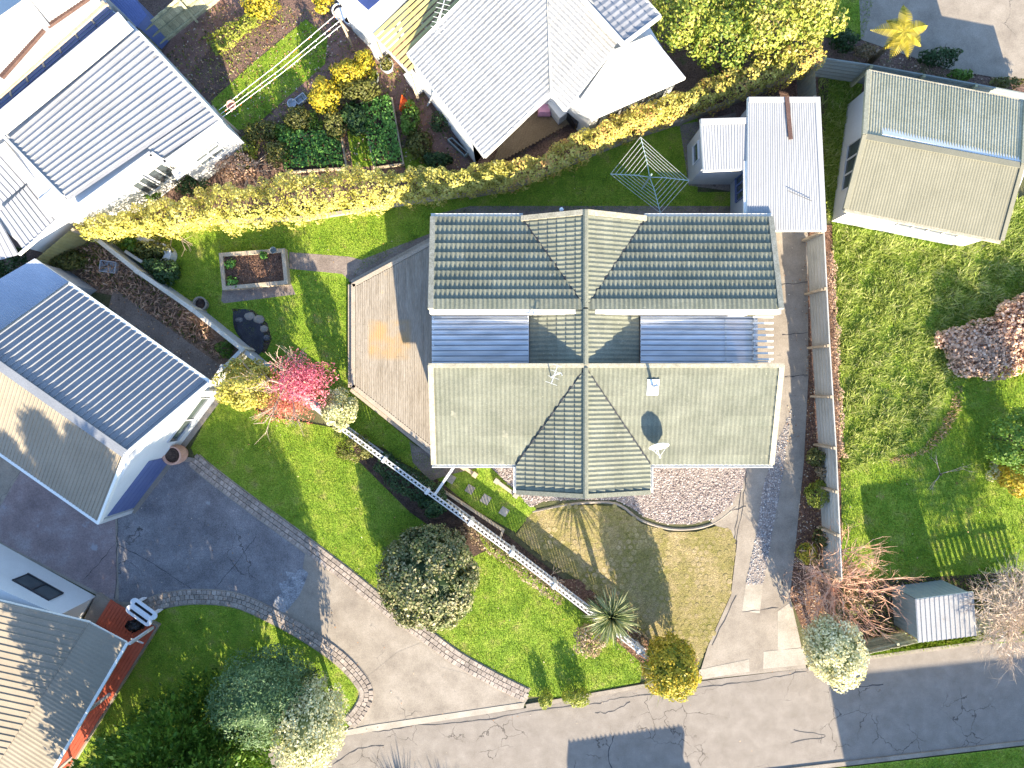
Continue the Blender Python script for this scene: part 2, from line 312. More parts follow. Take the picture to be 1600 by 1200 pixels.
lf_hedge = leafmat('golden_hedge_leaf', [(0.15,0.16,0.02),(0.36,0.33,0.055),(0.50,0.45,0.10),(0.60,0.54,0.20)], [0,.25,.6,1], patch=.15)
lf_hedge2 = leafmat('russet_hedge_leaf', [(0.14,0.15,0.02),(0.36,0.33,0.055),(0.56,0.49,0.13),(0.56,0.30,0.10)], [0,.3,.8,1], patch=.35)
lf_big = leafmat('big_shrub_leaf', [(0.05,0.10,0.015),(0.17,0.24,0.03),(0.40,0.40,0.07),(0.58,0.46,0.18)], [0,.3,.7,1], patch=.3)
lf_round = leafmat('camellia_leaf', [(0.035,0.065,0.018),(0.09,0.125,0.035),(0.22,0.225,0.10),(0.48,0.42,0.24)], [0,.4,.72,1], patch=.12)
lf_white = leafmat('cream_leaf', [(0.17,0.20,0.07),(0.42,0.42,0.19),(0.68,0.64,0.38),(0.85,0.80,0.56)], [0,.3,.65,1], patch=.2)
lf_yell = leafmat('yellow_leaf', [(0.10,0.13,0.012),(0.25,0.25,0.02),(0.52,0.38,0.03),(0.66,0.50,0.08)], [0,.3,.7,1], patch=.3)
lf_green = leafmat('mid_green_leaf', [(0.045,0.105,0.015),(0.11,0.21,0.028),(0.20,0.31,0.05)], patch=.2)
lf_dark = leafmat('dark_green_leaf', [(0.018,0.045,0.015),(0.035,0.08,0.025),(0.07,0.12,0.04)], patch=.2)
lf_blue = leafmat('blue_green_leaf', [(0.05,0.10,0.035),(0.11,0.19,0.075),(0.21,0.29,0.14)], patch=.2)
lf_conif = leafmat('conifer_leaf', [(0.04,0.095,0.012),(0.085,0.18,0.022),(0.20,0.29,0.045)], patch=.25)
lf_pink = leafmat('pink_maple_leaf', [(0.45,0.06,0.11),(0.64,0.15,0.22),(0.76,0.28,0.32),(0.74,0.40,0.30)], [0,.4,.8,1], trans=.35, patch=.2)
lf_peach = leafmat('fading_maple_leaf', [(0.55,0.12,0.11),(0.66,0.24,0.19),(0.62,0.42,0.17)], trans=.35)
lf_tan = leafmat('dry_brush_leaf', [(0.22,0.13,0.08),(0.44,0.27,0.175),(0.64,0.42,0.29),(0.78,0.58,0.44)], trans=.1, patch=.2)
lf_lime = leafmat('lime_leaf', [(0.13,0.17,0.02),(0.26,0.30,0.035),(0.42,0.42,0.08)], patch=.2)
lf_bed = leafmat('vegetable_leaf', [(0.06,0.16,0.03),(0.12,0.28,0.05),(0.20,0.38,0.08)], patch=.15)
lf_rose = leafmat('brown_rose_leaf', [(0.07,0.07,0.03),(0.19,0.16,0.08),(0.36,0.25,0.15),(0.52,0.42,0.33)], patch=.2)
lf_olive = leafmat('olive_shrub_leaf', [(0.05,0.065,0.015),(0.12,0.13,0.03),(0.22,0.20,0.06)], patch=.25)
lf_flax = leafmat('flax_leaf', [(0.06,0.10,0.035),(0.16,0.20,0.07),(0.34,0.35,0.17),(0.5,0.5,0.32)], patch=.05)
lf_fern = leafmat('golden_fern', [(0.26,0.22,0.02),(0.44,0.35,0.035),(0.56,0.44,0.07)], patch=.1)
lf_litter = leafmat('leaf_litter', [(0.16,0.07,0.03),(0.34,0.16,0.06),(0.45,0.30,0.15),(0.55,0.48,0.40)], trans=0, patch=.1)
lf_twig = leafmat('fine_twigs', [(0.34,0.17,0.09),(0.58,0.34,0.22),(0.72,0.50,0.36)], trans=0, rough=.8, patch=.1)
lf_twigp = leafmat('fine_pale_twigs', [(0.34,0.24,0.16),(0.56,0.44,0.34),(0.72,0.60,0.48)], trans=0, rough=.8, patch=.1)
lf_bark = leafmat('bark_chip', [(0.05,0.028,0.018),(0.13,0.075,0.05),(0.24,0.145,0.10)], trans=0, rough=.9, patch=.1)
strip_m = glassmat('grey_blue_glazing', (0.13,0.15,0.20), .15)
# ------------------------------------------------------------------ builders: sheets, leaves, grass
def sheet(name, px, z, mat, kind='structure', label=None, parent=None):
    o = obj(name, Pn0(px, z), [tuple(range(len(px)))], mat, parent)
    me = o.data
    if me.polygons[0].normal.z < 0: me.flip_normals()
    if parent is None: o['kind'] = kind
    if label: o['label'] = label
    return o

def Pn0(px, z):                                               # ground outline: measured at ground level, then set at height z
    out = []
    for a, b in px:
        v = P(a, b, 0); v.z = z; out.append(v)
    return out

def inpoly(X, Y, poly):
    n = len(poly); ins = np.zeros(len(X), bool); j = n - 1
    for i in range(n):
        xi, yi = poly[i][0], poly[i][1]; xj, yj = poly[j][0], poly[j][1]
        c = ((yi > Y) != (yj > Y)) & (X < (xj-xi)*(Y-yi)/((yj-yi) if yj != yi else 1e-9) + xi); ins ^= c; j = i
    return ins

def scatter(px, n, excl=()):
    poly = [tuple(P(a, b)[:2]) for a, b in px]
    xs = [p[0] for p in poly]; ys = [p[1] for p in poly]
    X = rng.uniform(min(xs), max(xs), n); Y = rng.uniform(min(ys), max(ys), n)
    k = inpoly(X, Y, poly)
    for e in excl: k &= ~inpoly(X, Y, [tuple(P(a, b)[:2]) for a, b in e])
    return X[k], Y[k]

def area(px):
    p = [P(a, b) for a, b in px]; n = len(p)
    return abs(sum(p[i].x*p[(i+1)%n].y - p[(i+1)%n].x*p[i].y for i in range(n)))/2

def density_pts(px, dens, excl=()):
    xs = [p[0] for p in px]; ys = [p[1] for p in px]
    bb = (max(xs)-min(xs))*(max(ys)-min(ys))*(CAMH/FPX)**2
    return scatter(px, int(bb*dens), excl)

def grass(name, px, dens, h, w, mat, z=0.0, excl=(), parent=None, lean=.6, patchy=.6, label=None):
    X, Y = density_pts(px, dens, excl); n = len(X)
    pn = np.sin(X*2.1+1.3*np.sin(Y*1.7))*np.sin(Y*2.6+1.1*np.sin(X*1.9)) + .6*np.sin(X*5.3+Y*3.1)*np.sin(Y*6.1-X*2)
    hh = h*(0.5+rng.random(n)*.9)*(1+patchy*.5*pn)
    hh = np.clip(hh, h*.25, h*2.2)
    a = rng.uniform(0, 2*np.pi, n); la = a + np.pi/2 + rng.normal(0, .6, n)
    ww = w*(.6+.8*rng.random(n))
    B = np.stack([X, Y, np.full(n, z)], 1)
    dx = np.stack([np.cos(a), np.sin(a), np.zeros(n)], 1)*ww[:,None]/2
    ln = lean*(.3+rng.random(n))
    T = np.stack([np.cos(la)*ln*hh, np.sin(la)*ln*hh, hh], 1)
    V = np.empty((n, 3, 3)); V[:,0] = B-dx; V[:,1] = B+dx; V[:,2] = B+T
    vals = np.clip(.45+.25*rng.standard_normal(n)+.10*pn, 0, 1)
    o = link(name, npmesh(name, V.reshape(-1,3), 3, vals), mat, parent, loc=(0,0,0) if parent is None else None)
    if parent is not None:
        o.location = -WL[parent.name]; WL[o.name] = Vector((0,0,0))
    o['kind'] = 'stuff'
    if label: o['label'] = label
    return o

def norm(a): return a/np.maximum(np.linalg.norm(a, axis=-1, keepdims=True), 1e-9)

def leafquads(C, N, size, asp=.55, jit=.7, fold=.12):
    n = len(C); d = norm(norm(N) + jit*rng.standard_normal((n,3))*.6)
    t = norm(np.cross(d, rng.standard_normal((n,3)))); b = np.cross(d, t)
    s = (size*(.6+.8*rng.random(n)))[:,None]
    V = np.empty((n,4,3)); V[:,0] = C-t*s*.5; V[:,1] = C+b*s*asp*.5+d*s*fold; V[:,2] = C+t*s*.5; V[:,3] = C-b*s*asp*.5+d*s*fold
    return V.reshape(-1,3)

def leaves(name, C, N, size, mat, parent, asp=.55, jit=.7, vals=None, spread=.24, mean=.5):
    V = leafquads(C, N, size, asp, jit)
    if vals is None: vals = np.clip(mean + spread*rng.standard_normal(len(C)), 0, 1)
    base = np.array(WL[parent.name]) if parent is not None else np.zeros(3)
    return link(name, npmesh(name, V-base, 4, vals), mat, parent)

def blob(n, c, r, lumps=16, amp=.22, shell=.4, zmin=.05, bot=True):
    """points through the outer shell of a lumpy crown"""
    d = norm(rng.standard_normal((int(n*1.3),3)))
    if not bot: d[:,2] = np.abs(d[:,2])
    l = norm(rng.standard_normal((lumps,3))); l[:,2] = np.abs(l[:,2])*.9
    f = np.max(np.exp(-(1-d@l.T)*9), axis=1)
    rad = (1-amp + amp*1.5*f)*(1-shell*rng.random(len(d))**1.7)
    C = np.array(c)+d*rad[:,None]*np.array(r)
    k = C[:,2] > zmin
    return C[k][:n], d[k][:n], f[k][:n]

def core(name, c, r, mat, parent, f=.72):
    """the inner mass of twigs and leaves that closes the crown"""
    bm = bmesh.new(); bmesh.ops.create_icosphere(bm, subdivisions=2, radius=1)
    V = [Vector((c[0]+v.co.x*r[0]*f*rnd.uniform(.85,1.1), c[1]+v.co.y*r[1]*f*rnd.uniform(.85,1.1), max(.02, c[2]+v.co.z*r[2]*f*rnd.uniform(.85,1.1)))) for v in bm.verts]
    F = [tuple(v.index for v in f_.verts) for f_ in bm.faces]; bm.free()
    return obj(name, V, F, mat, parent)

def trunk(parent, base, top, r0, limbs=5, spread=.8, mat=None):
    mb = MB(); b = Vector(base); t = Vector(top)
    mid = b.lerp(t, .55)+Vector((rnd.uniform(-.06,.06), rnd.uniform(-.06,.06), 0))
    mb.tube([b, b.lerp(mid,.5), mid, t], [r0, r0*.85, r0*.65, r0*.25], 7)
    for i in range(limbs):
        a = 2*math.pi*i/limbs+rnd.uniform(-.4,.4); q = b.lerp(t, rnd.uniform(.3,.6))
        e = q+Vector((math.cos(a)*spread, math.sin(a)*spread, (t.z-b.z)*rnd.uniform(.15,.4)))
        mb.tube([q, q.lerp(e,.5)+Vector((0,0,.08)), e], [r0*.5, r0*.35, r0*.12], 5)
    return mb.build('trunk', mat or wood_m, parent, smooth=True)

def clumpy(n, c, r, K, cr, jag=.22, zmin=.04):
    """leaf positions gathered in many small tufts over an uneven crown"""
    c = np.array(c); r = np.array(r); k = np.arange(K)+.5
    ph = np.arccos(1-2*k/K*.86); th = 2.39996*k+rng.uniform(-.25,.25,K)
    d = np.stack([np.sin(ph)*np.cos(th), np.sin(ph)*np.sin(th), np.cos(ph)], 1)
    d = norm(d+.16*rng.standard_normal((K,3)))
    cen = d*(1-cr*.8)*(1-jag*rng.random(K)**1.5)[:,None]; sz = cr*(.65+.7*rng.random(K)); tone = rng.standard_normal(K)
    w = sz**2/np.sum(sz**2); q = rng.choice(K, n, p=w); u = norm(rng.standard_normal((n,3))+.45*d[q])
    rad = sz[q]*(.55+.5*rng.random(n)**.6); C = c+(cen[q]+u*rad[:,None])*r; N_ = u*.8+d[q]*.5
    kk = C[:,2] > zmin
    return C[kk], N_[kk], tone[q][kk]

def shrub(name, label, cat, px, z, r, n, size, mat, group=None, amp=.22, shell=.4, asp=.55, lumps=16, corem=None, cpx=True, jit=.7, mean=.5, part='crown', stem=True, K=None, cr=None, jag=None):
    """px: where the crown's middle shows in the photograph, z: height of that middle, r: radii in metres"""
    c = P(px[0], px[1], z); t = thing(name, label, cat, (c.x, c.y, 0), group)
    rm = (r[0]+r[1]+r[2])/3
    K = K or max(10, int(34*rm**1.1)); cr = cr or min(.5, .30/rm**.35); jag = amp*1.2 if jag is None else jag
    C, D, tone = clumpy(n, c, r, K, cr, jag)
    vals = np.clip(mean+.19*rng.standard_normal(len(C))+.07*tone, 0, 1)
    leaves(part, C, D+np.array([0,0,.25]), size, mat, t, asp, jit, vals)
    if K >= 65: core('inner_foliage', (c.x, c.y, z), r, mat, t, .74)
    if stem: trunk(t, (c.x, c.y, 0), (c.x, c.y, z+r[2]*.4), .03+.03*r[2], 5, r[0]*.6)
    return t

def hedge_foliage(parent, pts, halfw, h, n, size, mat, zb=.1, name='foliage', lump=.16, mean=.5):
    pts = [Vector(p) for p in pts]; L = [0]
    for i in range(len(pts)-1): L.append(L[-1]+(pts[i+1]-pts[i]).length)
    A = np.array([tuple(p) for p in pts]); La = np.array(L)
    hw = np.array(halfw, float) if hasattr(halfw,'__len__') else np.full(len(pts), halfw)
    hh = np.array(h, float) if hasattr(h,'__len__') else np.full(len(pts), h)
    u = rng.uniform(0, L[-1], n)
    x = np.interp(u, La, A[:,0]); y = np.interp(u, La, A[:,1]); w = np.interp(u, La, hw); H = np.interp(u, La, hh)
    k = np.clip(np.searchsorted(La, u)-1, 0, len(pts)-2)
    T = A[k+1]-A[k]; T = norm(T); Nx = -T[:,1]; Ny = T[:,0]
    th = rng.uniform(-.15*np.pi, 1.15*np.pi, n)
    cx = np.sign(np.cos(th))*np.abs(np.cos(th))**.75; cz = np.sign(np.sin(th))*np.abs(np.sin(th))**.75
    lm = 1+lump*np.sin(u*2.3+2*np.cos(th*1.5))+lump*.9*np.sin(u*5.1+3*th)+lump*.7*np.sin(u*9.7-4*th)
    q = lm*(1-.35*rng.random(n)**1.6)
    off = cx*w*q; zz = zb+(H-zb)*(.45+.5*cz*q)
    C = np.stack([x+Nx*off, y+Ny*off, zz], 1); D = np.stack([Nx*cx, Ny*cx, cz+.35], 1)
    kk = C[:,2] > .02
    vals = np.clip(mean+.22*rng.standard_normal(n)+.5*(lm-1), 0, 1)
    return leaves(name, C[kk], D[kk], size, mat, parent, vals=vals[kk])

def twigs(mb, base, dirs, length, r0, rs, depth=0, maxd=3, nb=4, ang=.6, droop=0.0, lenf=.62):
    for d in dirs:
        d = d.normalized(); p = Vector(base); pts = [p.copy()]; n = 4; q = d.copy(); ln = length*rs.uniform(.75, 1.15)
        for i in range(n):
            q = (q+Vector((rs.uniform(-.18,.18), rs.uniform(-.18,.18), rs.uniform(-.12,.14)-droop))).normalized()
            p = p+q*ln/n; pts.append(p.copy())
        mb.tube(pts, [r0*(1-.55*i/n) for i in range(n+1)], 4 if depth else 5, cap=False)
        if depth < maxd:
            for b in range(nb):
                f = rs.uniform(.35, 1.0); k = min(n-1, int(f*n)); s = pts[k].lerp(pts[k+1], f*n-k if k < n else 0)
                dd = (q+Vector((rs.uniform(-1,1), rs.uniform(-1,1), rs.uniform(-.5,.8)))*ang).normalized()
                twigs(mb, s, [dd], length*lenf, r0*.5, rs, depth+1, maxd, nb, ang, droop, lenf)

# ------------------------------------------------------------------ builders: roofs and walls
def corr(par, e0, e1, r1, r0, mat, pitch=.2, amp=.02, kind='sin', sheetw=.8, name='roof_sheet', lift=0.0, smooth=True):
    """corrugated sheets from the eave e0-e1 up to r0-r1, each sheet a part"""
    e0, e1, r0, r1 = map(Vector, (e0, e1, r0, r1)); nrm = (e1-e0).cross(r0-e0).normalized()
    if nrm.z < 0: nrm = -nrm
    L = ((e1-e0).length+(r1-r0).length)/2; ns = max(1, round(L/sheetw)); cyc = max(1, round(sheetw/pitch)); out = []
    prof = [(i/6, amp*(.5+.5*math.cos(2*math.pi*i/6))) for i in range(6)] if kind == 'sin' else ([(0,0),(.80,0),(.84,amp*2),(.95,amp*2),(.99,0)] if kind == 'thin' else [(0,0),(.62,0),(.70,amp*2),(.88,amp*2),(.98,0)])
    for s in range(ns):
        us = []
        for c in range(cyc):
            for f, h in prof: us.append(((c+f)/cyc, h))
        us.append((1.0+.006, prof[0][1])); V = []; F = []
        lf = lift+.003*(s % 2)
        for uu, h in us:
            u = min(1.0, (s+uu)/ns); o = nrm*(h+lf)
            V.append(e0.lerp(e1, u)+o); V.append(r0.lerp(r1, u)+o)
        for i in range(len(us)-1): F.append((2*i, 2*i+2, 2*i+3, 2*i+1))
        o = obj(name, V, F, mat, par, smooth=(smooth and kind == 'sin'))
        if o.data.polygons[0].normal.z < 0: o.data.flip_normals()
        out.append(o)
    return out

def slab(par, name, cs, mat, drop=.03, thick=.14, grow=0.0):
    cs = [Vector(c) for c in cs]; c0 = sum(cs, Vector())/len(cs); n = (cs[1]-cs[0]).cross(cs[2]-cs[1]).normalized()
    if n.z < 0: n = -n
    cs = [c+(c-c0).normalized()*grow for c in cs]
    m = len(cs); V = [c-n*drop for c in cs]+[c-n*drop-Vector((0,0,thick)) for c in cs]
    F = [tuple(range(m)), tuple(range(m, 2*m))[::-1]]+[(i, i+m, (i+1)%m+m, (i+1)%m) for i in range(m)]
    o = obj(name, V, F, mat, par)
    bm = bmesh.new(); bm.from_mesh(o.data); bmesh.ops.recalc_face_normals(bm, faces=bm.faces); bm.to_mesh(o.data); bm.free()
    return o

TILE = {}
def tile_mesh(C, L, pans, step, rib=.026):
    key = (round(C,3), L, pans, step, rib)
    if key in TILE: return TILE[key]
    V = []; F = []; m = pans*4
    for i in range(m+1):
        x = L*i/m; ph = (i % 4)/4.0
        h = rib*(1-abs(2*ph-1))**1.1 if ph > 0 else 0.0
        V += [(x, 0, -.01), (x, .0, step+h), (x, C+.02, .004+h*.8)]
    for i in range(m):
        a = 3*i; b = 3*i+3
        F += [(a, b, b+1, a+1), (a+1, b+1, b+2, a+2)]
    TILE[key] = (V, F, {})
    return TILE[key]

def tile_slope(par, e0, e1, r, mat, clipsets=((),), nc=10, L=1.75, pans=10, step=.045, name='roof_tile', rib=.026):
    e0, e1, r = Vector(e0), Vector(e1), Vector(r); u = (e1-e0).normalized(); s = (r-e0)-u*(r-e0).dot(u); Ls = s.length; s.normalize()
    if u.cross(s).z < 0: e0, e1 = e1, e0; u = -u
    n = u.cross(s); Lu = (e1-e0).length; C = Ls/nc
    V, F, cache = tile_mesh(C, L, pans, step, rib)
    M = Matrix((u, s, n)).transposed().to_4x4()
    ends = [(e0, u), (e1, -u)]
    for j in range(nc):
        off = -((j*4) % pans)/pans*L
        for i in range(int((Lu-off)/L)+1):
            o = e0+u*(off+i*L)+s*(j*C); Mi = Matrix.Translation(o) @ M
            W4 = [Mi @ Vector(c) for c in ((0,0,0),(L,0,0),(L,C+.02,0),(0,C+.02,0))]
            for cs in clipsets:
                pl = list(cs)+ends; ok = True; cut = []
                for p, d in pl:
                    dd = [(w-p).dot(d) for w in W4]
                    if max(dd) <= .02: ok = False; break
                    if min(dd) < -.003: cut.append((p, d))
                if not ok: continue
                if not cut:
                    me = cache.get('me%s' % mat.name)
                    if me is None:
                        me = bpy.data.meshes.new(name); me.from_pydata(V, [], F); me.update(); cache['me%s' % mat.name] = me
                    ob = link(name, me, mat, par, loc=o); ob.rotation_euler = M.to_euler()
                else:
                    bm = bmesh.new(); vs = [bm.verts.new(Mi @ Vector(v)) for v in V]
                    for f in F: bm.faces.new([vs[k] for k in f])
                    for p, d in cut:
                        bmesh.ops.bisect_plane(bm, geom=bm.verts[:]+bm.edges[:]+bm.faces[:], plane_co=p, plane_no=d, clear_inner=True)
                    if len(bm.faces):
                        bm.verts.ensure_lookup_table(); bm.verts.index_update()
                        obj(name, [v.co.copy() for v in bm.verts], [tuple(v.index for v in f.verts) for f in bm.faces], mat, par)
                    bm.free()

def vplane(a, b, keep):
    """vertical plane through a and b that keeps the side of the point keep"""
    a, b, keep = Vector(a), Vector(b), Vector(keep); d = Vector((b.y-a.y, a.x-b.x, 0)).normalized()
    if (keep-a).dot(d) < 0: d = -d
    return (a, d)

def gable_body(par, base4, zb, ze, ridge2, mat, name='wall'):
    """walls: base4 outline, eaves at ze, ridge points over the first and third side"""
    b = [Vector((p[0], p[1], zb)) for p in base4]; e = [Vector((p[0], p[1], ze)) for p in base4]; r = [Vector(x) for x in ridge2]
    V = b+e+r
    F = [(0,1,2,3), (0,1,5,8,4), (1,2,6,5), (2,3,7,9,6), (3,0,4,7), (4,8,9,7), (5,6,9,8)]
    o = obj(name, V, F, mat, par)
    bm = bmesh.new(); bm.from_mesh(o.data); bmesh.ops.recalc_face_normals(bm, faces=bm.faces); bm.to_mesh(o.data); bm.free()
    return o

def window(par, a, b, z0, z1, panes=2, out=.03, fm=None, gm=None, name='window'):
    """window on a wall running a-b (outside on the right of a->b): frame part with pane sub-parts"""
    a = Vector((a[0], a[1], 0)); b = Vector((b[0], b[1], 0)); d = (b-a).normalized(); nrm = Vector((d.y, -d.x, 0)); w = (b-a).length
    fm = fm or white_m; gm = gm or glass_m; mb = MB(); t = .06
    def q(s, z, o): return a+d*s+nrm*o+Vector((0,0,z))
    def blk(s0, s1, za, zb_, o0, o1):
        V = [q(s, z, o) for o in (o0, o1) for s, z in ((s0,za),(s1,za),(s1,zb_),(s0,zb_))]
        return V, [(0,1,2,3),(7,6,5,4),(0,4,5,1),(1,5,6,2),(2,6,7,3),(3,7,4,0)]
    mb.add(*blk(0, w, z0-t, z0, 0, out+.05)); mb.add(*blk(0, w, z1, z1+t, 0, out+.03))
    for i in range(panes+1):
        s = w*i/panes; mb.add(*blk(max(0, s-t/2), min(w, s+t/2), z0, z1, 0, out+.02))
    f = mb.build(name, fm, par)
    for i in range(panes):
        m2 = MB(); m2.add(*blk(w*i/panes+t/2, w*(i+1)/panes-t/2, z0, z1, .005, out-.012)); m2.build('pane', gm, f)
    return f

def along(pts, step):
    """points at equal steps along a polyline with their directions"""
    pts = [Vector(p) for p in pts]; out = []; rem = 0.0
    for i in range(len(pts)-1):
        d = pts[i+1]-pts[i]; L = d.length; d.normalize(); s = rem
        while s < L: out.append((pts[i]+d*s, d.copy())); s += step
        rem = s-L
    return out

def smooth_path(pts, k=8):
    """Catmull-Rom through the points"""
    p = [Vector(q) for q in pts]; p = [p[0]*2-p[1]]+p+[p[-1]*2-p[-2]]; out = []
    for i in range(1, len(p)-2):
        for j in range(k):
            t = j/k; a, b, c, d = p[i-1], p[i], p[i+1], p[i+2]
            out.append(.5*((2*b)+(c-a)*t+(2*a-5*b+4*c-d)*t*t+(3*b-a-3*c+d)*t*t*t))
    return out+[p[-2]]

def shared_box(name, sx, sy, sz, mat, bev=.0):
    V = []; 
    for z, g in ((0, 0), (sz*.75, 0), (sz, -bev)):
        for x, y in ((-1,-1),(1,-1),(1,1),(-1,1)): V.append((x*(sx/2+g), y*(sy/2+g), z))
    F = [(3,2,1,0),(8,9,10,11)]+[(4*l+i, 4*l+(i+1)%4, 4*l+4+(i+1)%4, 4*l+4+i) for l in (0,1) for i in range(4)]
    me = bpy.data.meshes.new(name); me.from_pydata(V, [], F); me.update(); me.materials.append(mat); return me

def cracks(name, paths, z, w, mat, parent):
    """worn open cracks: thin ragged strips lying in the surface"""
    V = []; F = []
    for pth in paths:
        p = smooth_path(Pn0(pth, z), 6); b = len(V)
        for i, q in enumerate(p):
            d = (p[min(i+1,len(p)-1)]-p[max(i-1,0)]).normalized(); nn = Vector((-d.y, d.x, 0)); k = w*rnd.uniform(.3,1.2)
            q = q+nn*rnd.uniform(-.035,.035); V += [q-nn*k/2, q+nn*k/2]
        for i in range(len(p)-1): F.append((b+2*i, b+2*i+2, b+2*i+3, b+2*i+1))
    o = obj(name, V, F, mat, parent)
    bm = bmesh.new(); bm.from_mesh(o.data)
    for f in bm.faces:
        if f.normal.z < 0: f.normal_flip()
    bm.to_mesh(o.data); bm.free(); return o
# ------------------------------------------------------------------ the ground, lawns, paths, road
g = obj('ground', [(-150,-150,-.03),(150,-150,-.03),(150,150,-.03),(-150,150,-.03)], [(0,1,2,3)], ground_m); g['kind'] = 'structure'
sheet('garden_ground', [(200,-60),(760,-60),(800,230),(700,300),(300,340),(120,360),(-30,480),(-40,300)], -.006, garden_m)
sheet('garden_ground', [(750,200),(960,60),(1330,-60),(1600,60),(1640,160),(1300,200),(1100,210),(960,240),(800,300)], -.01, garden_m)

ROAD = [(-300,1290),(100,1240),(400,1172),(535,1143),(800,1110),(1000,1076),(1270,1043),(1350,1029),(1600,997),(2100,930),(2100,1095),(1600,1158),(1210,1204),(700,1280),(-300,1450)]
road = sheet('road', ROAD, 0.0, road_m)
cracks('crack', [[(540,1143),(600,1142),(640,1134),(700,1130),(760,1124),(850,1108),(930,1100),(960,1092),(1040,1083)],
                 [(1050,1078),(1110,1072),(1160,1066),(1210,1058),(1260,1048)], [(930,1113),(955,1112),(985,1097)],
                 [(1290,1060),(1330,1072),(1380,1070)], [(520,1195),(560,1170),(600,1165)], [(1235,1160),(1290,1150),(1240,1140)], [(960,1150),(950,1180),(962,1215)]], .004, .05, dark_m, road)
sheet('verge', [(1200,1212),(1600,1166),(2100,1100),(2100,1300),(1200,1330)], .03, lawn_m)

# mown lawns
L_front = [(345,612),(420,650),(520,668),(545,680),(700,790),(800,870),(920,962),(1005,1035),(1000,1066),(880,1090),(820,1088),(760,1056),(700,1020),(640,976),(560,914),(490,858),(430,812),(360,762),(310,720),(298,700)]
L_back = [(140,366),(300,340),(480,328),(650,318),(800,296),(900,250),(1000,208),(1090,180),(1090,300),(1150,300),(1150,330),(740,330),(672,366),(560,425),(546,440),(548,610),(690,730),(700,760),(540,675),(385,560),(378,540)]
L_bl = [(240,958),(300,938),(360,940),(430,966),(520,1030),(560,1070),(574,1085),(560,1120),(535,1143),(400,1172),(100,1240),(40,1260),(165,1085),(232,985)]
L_right = [(1296,110),(1350,120),(1310,330),(1500,385),(1540,330),(1620,300),(1640,1000),(1350,1018),(1318,1000),(1312,640),(1300,350),(1285,300)]
L_strip = [(1345,1020),(1440,1004),(1545,990),(1640,975),(1640,990),(1545,1003),(1350,1029)]
L_tri = [(330,158),(400,95),(478,30),(512,60),(508,100),(440,160),(395,200),(345,206)]
L_ne = [(1290,-40),(1375,-40),(1350,60),(1320,62),(1290,58)]
L_step = [(700,733),(765,730),(812,770),(838,795),(806,832),(690,768)]
for px in (L_front, L_back, L_bl, L_right, L_strip, L_tri, L_ne, L_step): sheet('lawn', px, .008, lawn_m)

# shared drive on the left
D1 = [(-60,690),(0,690),(120,770),(200,800),(268,710),(306,716),(360,762),(430,812),(490,858),(560,914),(640,976),(700,1020),(760,1056),(826,1090),(815,1107),(535,1146),(572,1112),(580,1086),(566,1062),(520,1021),(470,986),(420,958),(360,938),(300,934),(260,940),(235,962),(190,950),(0,850),(-60,830)]
sheet('driveway', D1, .012, conc_m)
sheet('driveway_patch', [(-60,690),(0,700),(40,722),(-10,800),(-60,800)], .016, conc_m)
sheet('driveway_patch', [(42,722),(120,772),(180,806),(183,902),(178,938),(100,898),(0,846),(0,792)], .016, conc_red)
sheet('driveway_patch', [(184,806),(200,798),(262,722),(300,722),(360,766),(430,818),(478,858),(470,905),(440,962),(415,952),(360,934),(300,930),(240,940),(186,940)], .016, asph_m)
sheet('driveway_patch', [(622,1018),(660,1003),(690,1042),(740,1056),(812,1088),(806,1098),(576,1134),(586,1100),(575,1056)], .016, conc_m)
sheet('worn_patch', [(432,952),(428,938),(440,925),(436,912),(450,905),(446,892),(462,896),(470,886),(482,895),(476,912),(468,930),(452,950),(441,962)], .0185, nm('worn_pale_asphalt', [(0.12,0.125,0.145),(0.24,0.245,0.26),(0.36,0.365,0.375)], scale=2.2, fine=.4, fscale=18))
cracks('crack', [[(184,806),(183,860),(180,935)], [(184,852),(240,880),(300,922)], [(184,845),(150,885),(130,905)], [(400,838),(370,880),(340,915)]], .021, .03, dark_m, road)
sheet('kerb_strip', [(530,1143),(578,1133),(820,1097),(818,1106),(540,1149)], .03, conc_l)
kerb = MB()
for a, b in (((822,1103),(1000,1072)), ((1000,1072),(1088,1061)), ((1262,1045),(1350,1028)), ((1350,1028),(1546,1002)), ((1546,1002),(2000,938))):
    kerb.bar(P(*a)+Vector((0,0,.005)), P(*b)+Vector((0,0,.005)), .16, .09)
for a, b in (((1180,1209),(1600,1160)), ((1600,1160),(2000,1103))): kerb.bar(P(*a)+Vector((0,0,.005)), P(*b)+Vector((0,0,.005)), .18, .09)
o = kerb.build('kerb', conc_m); o['kind'] = 'structure'

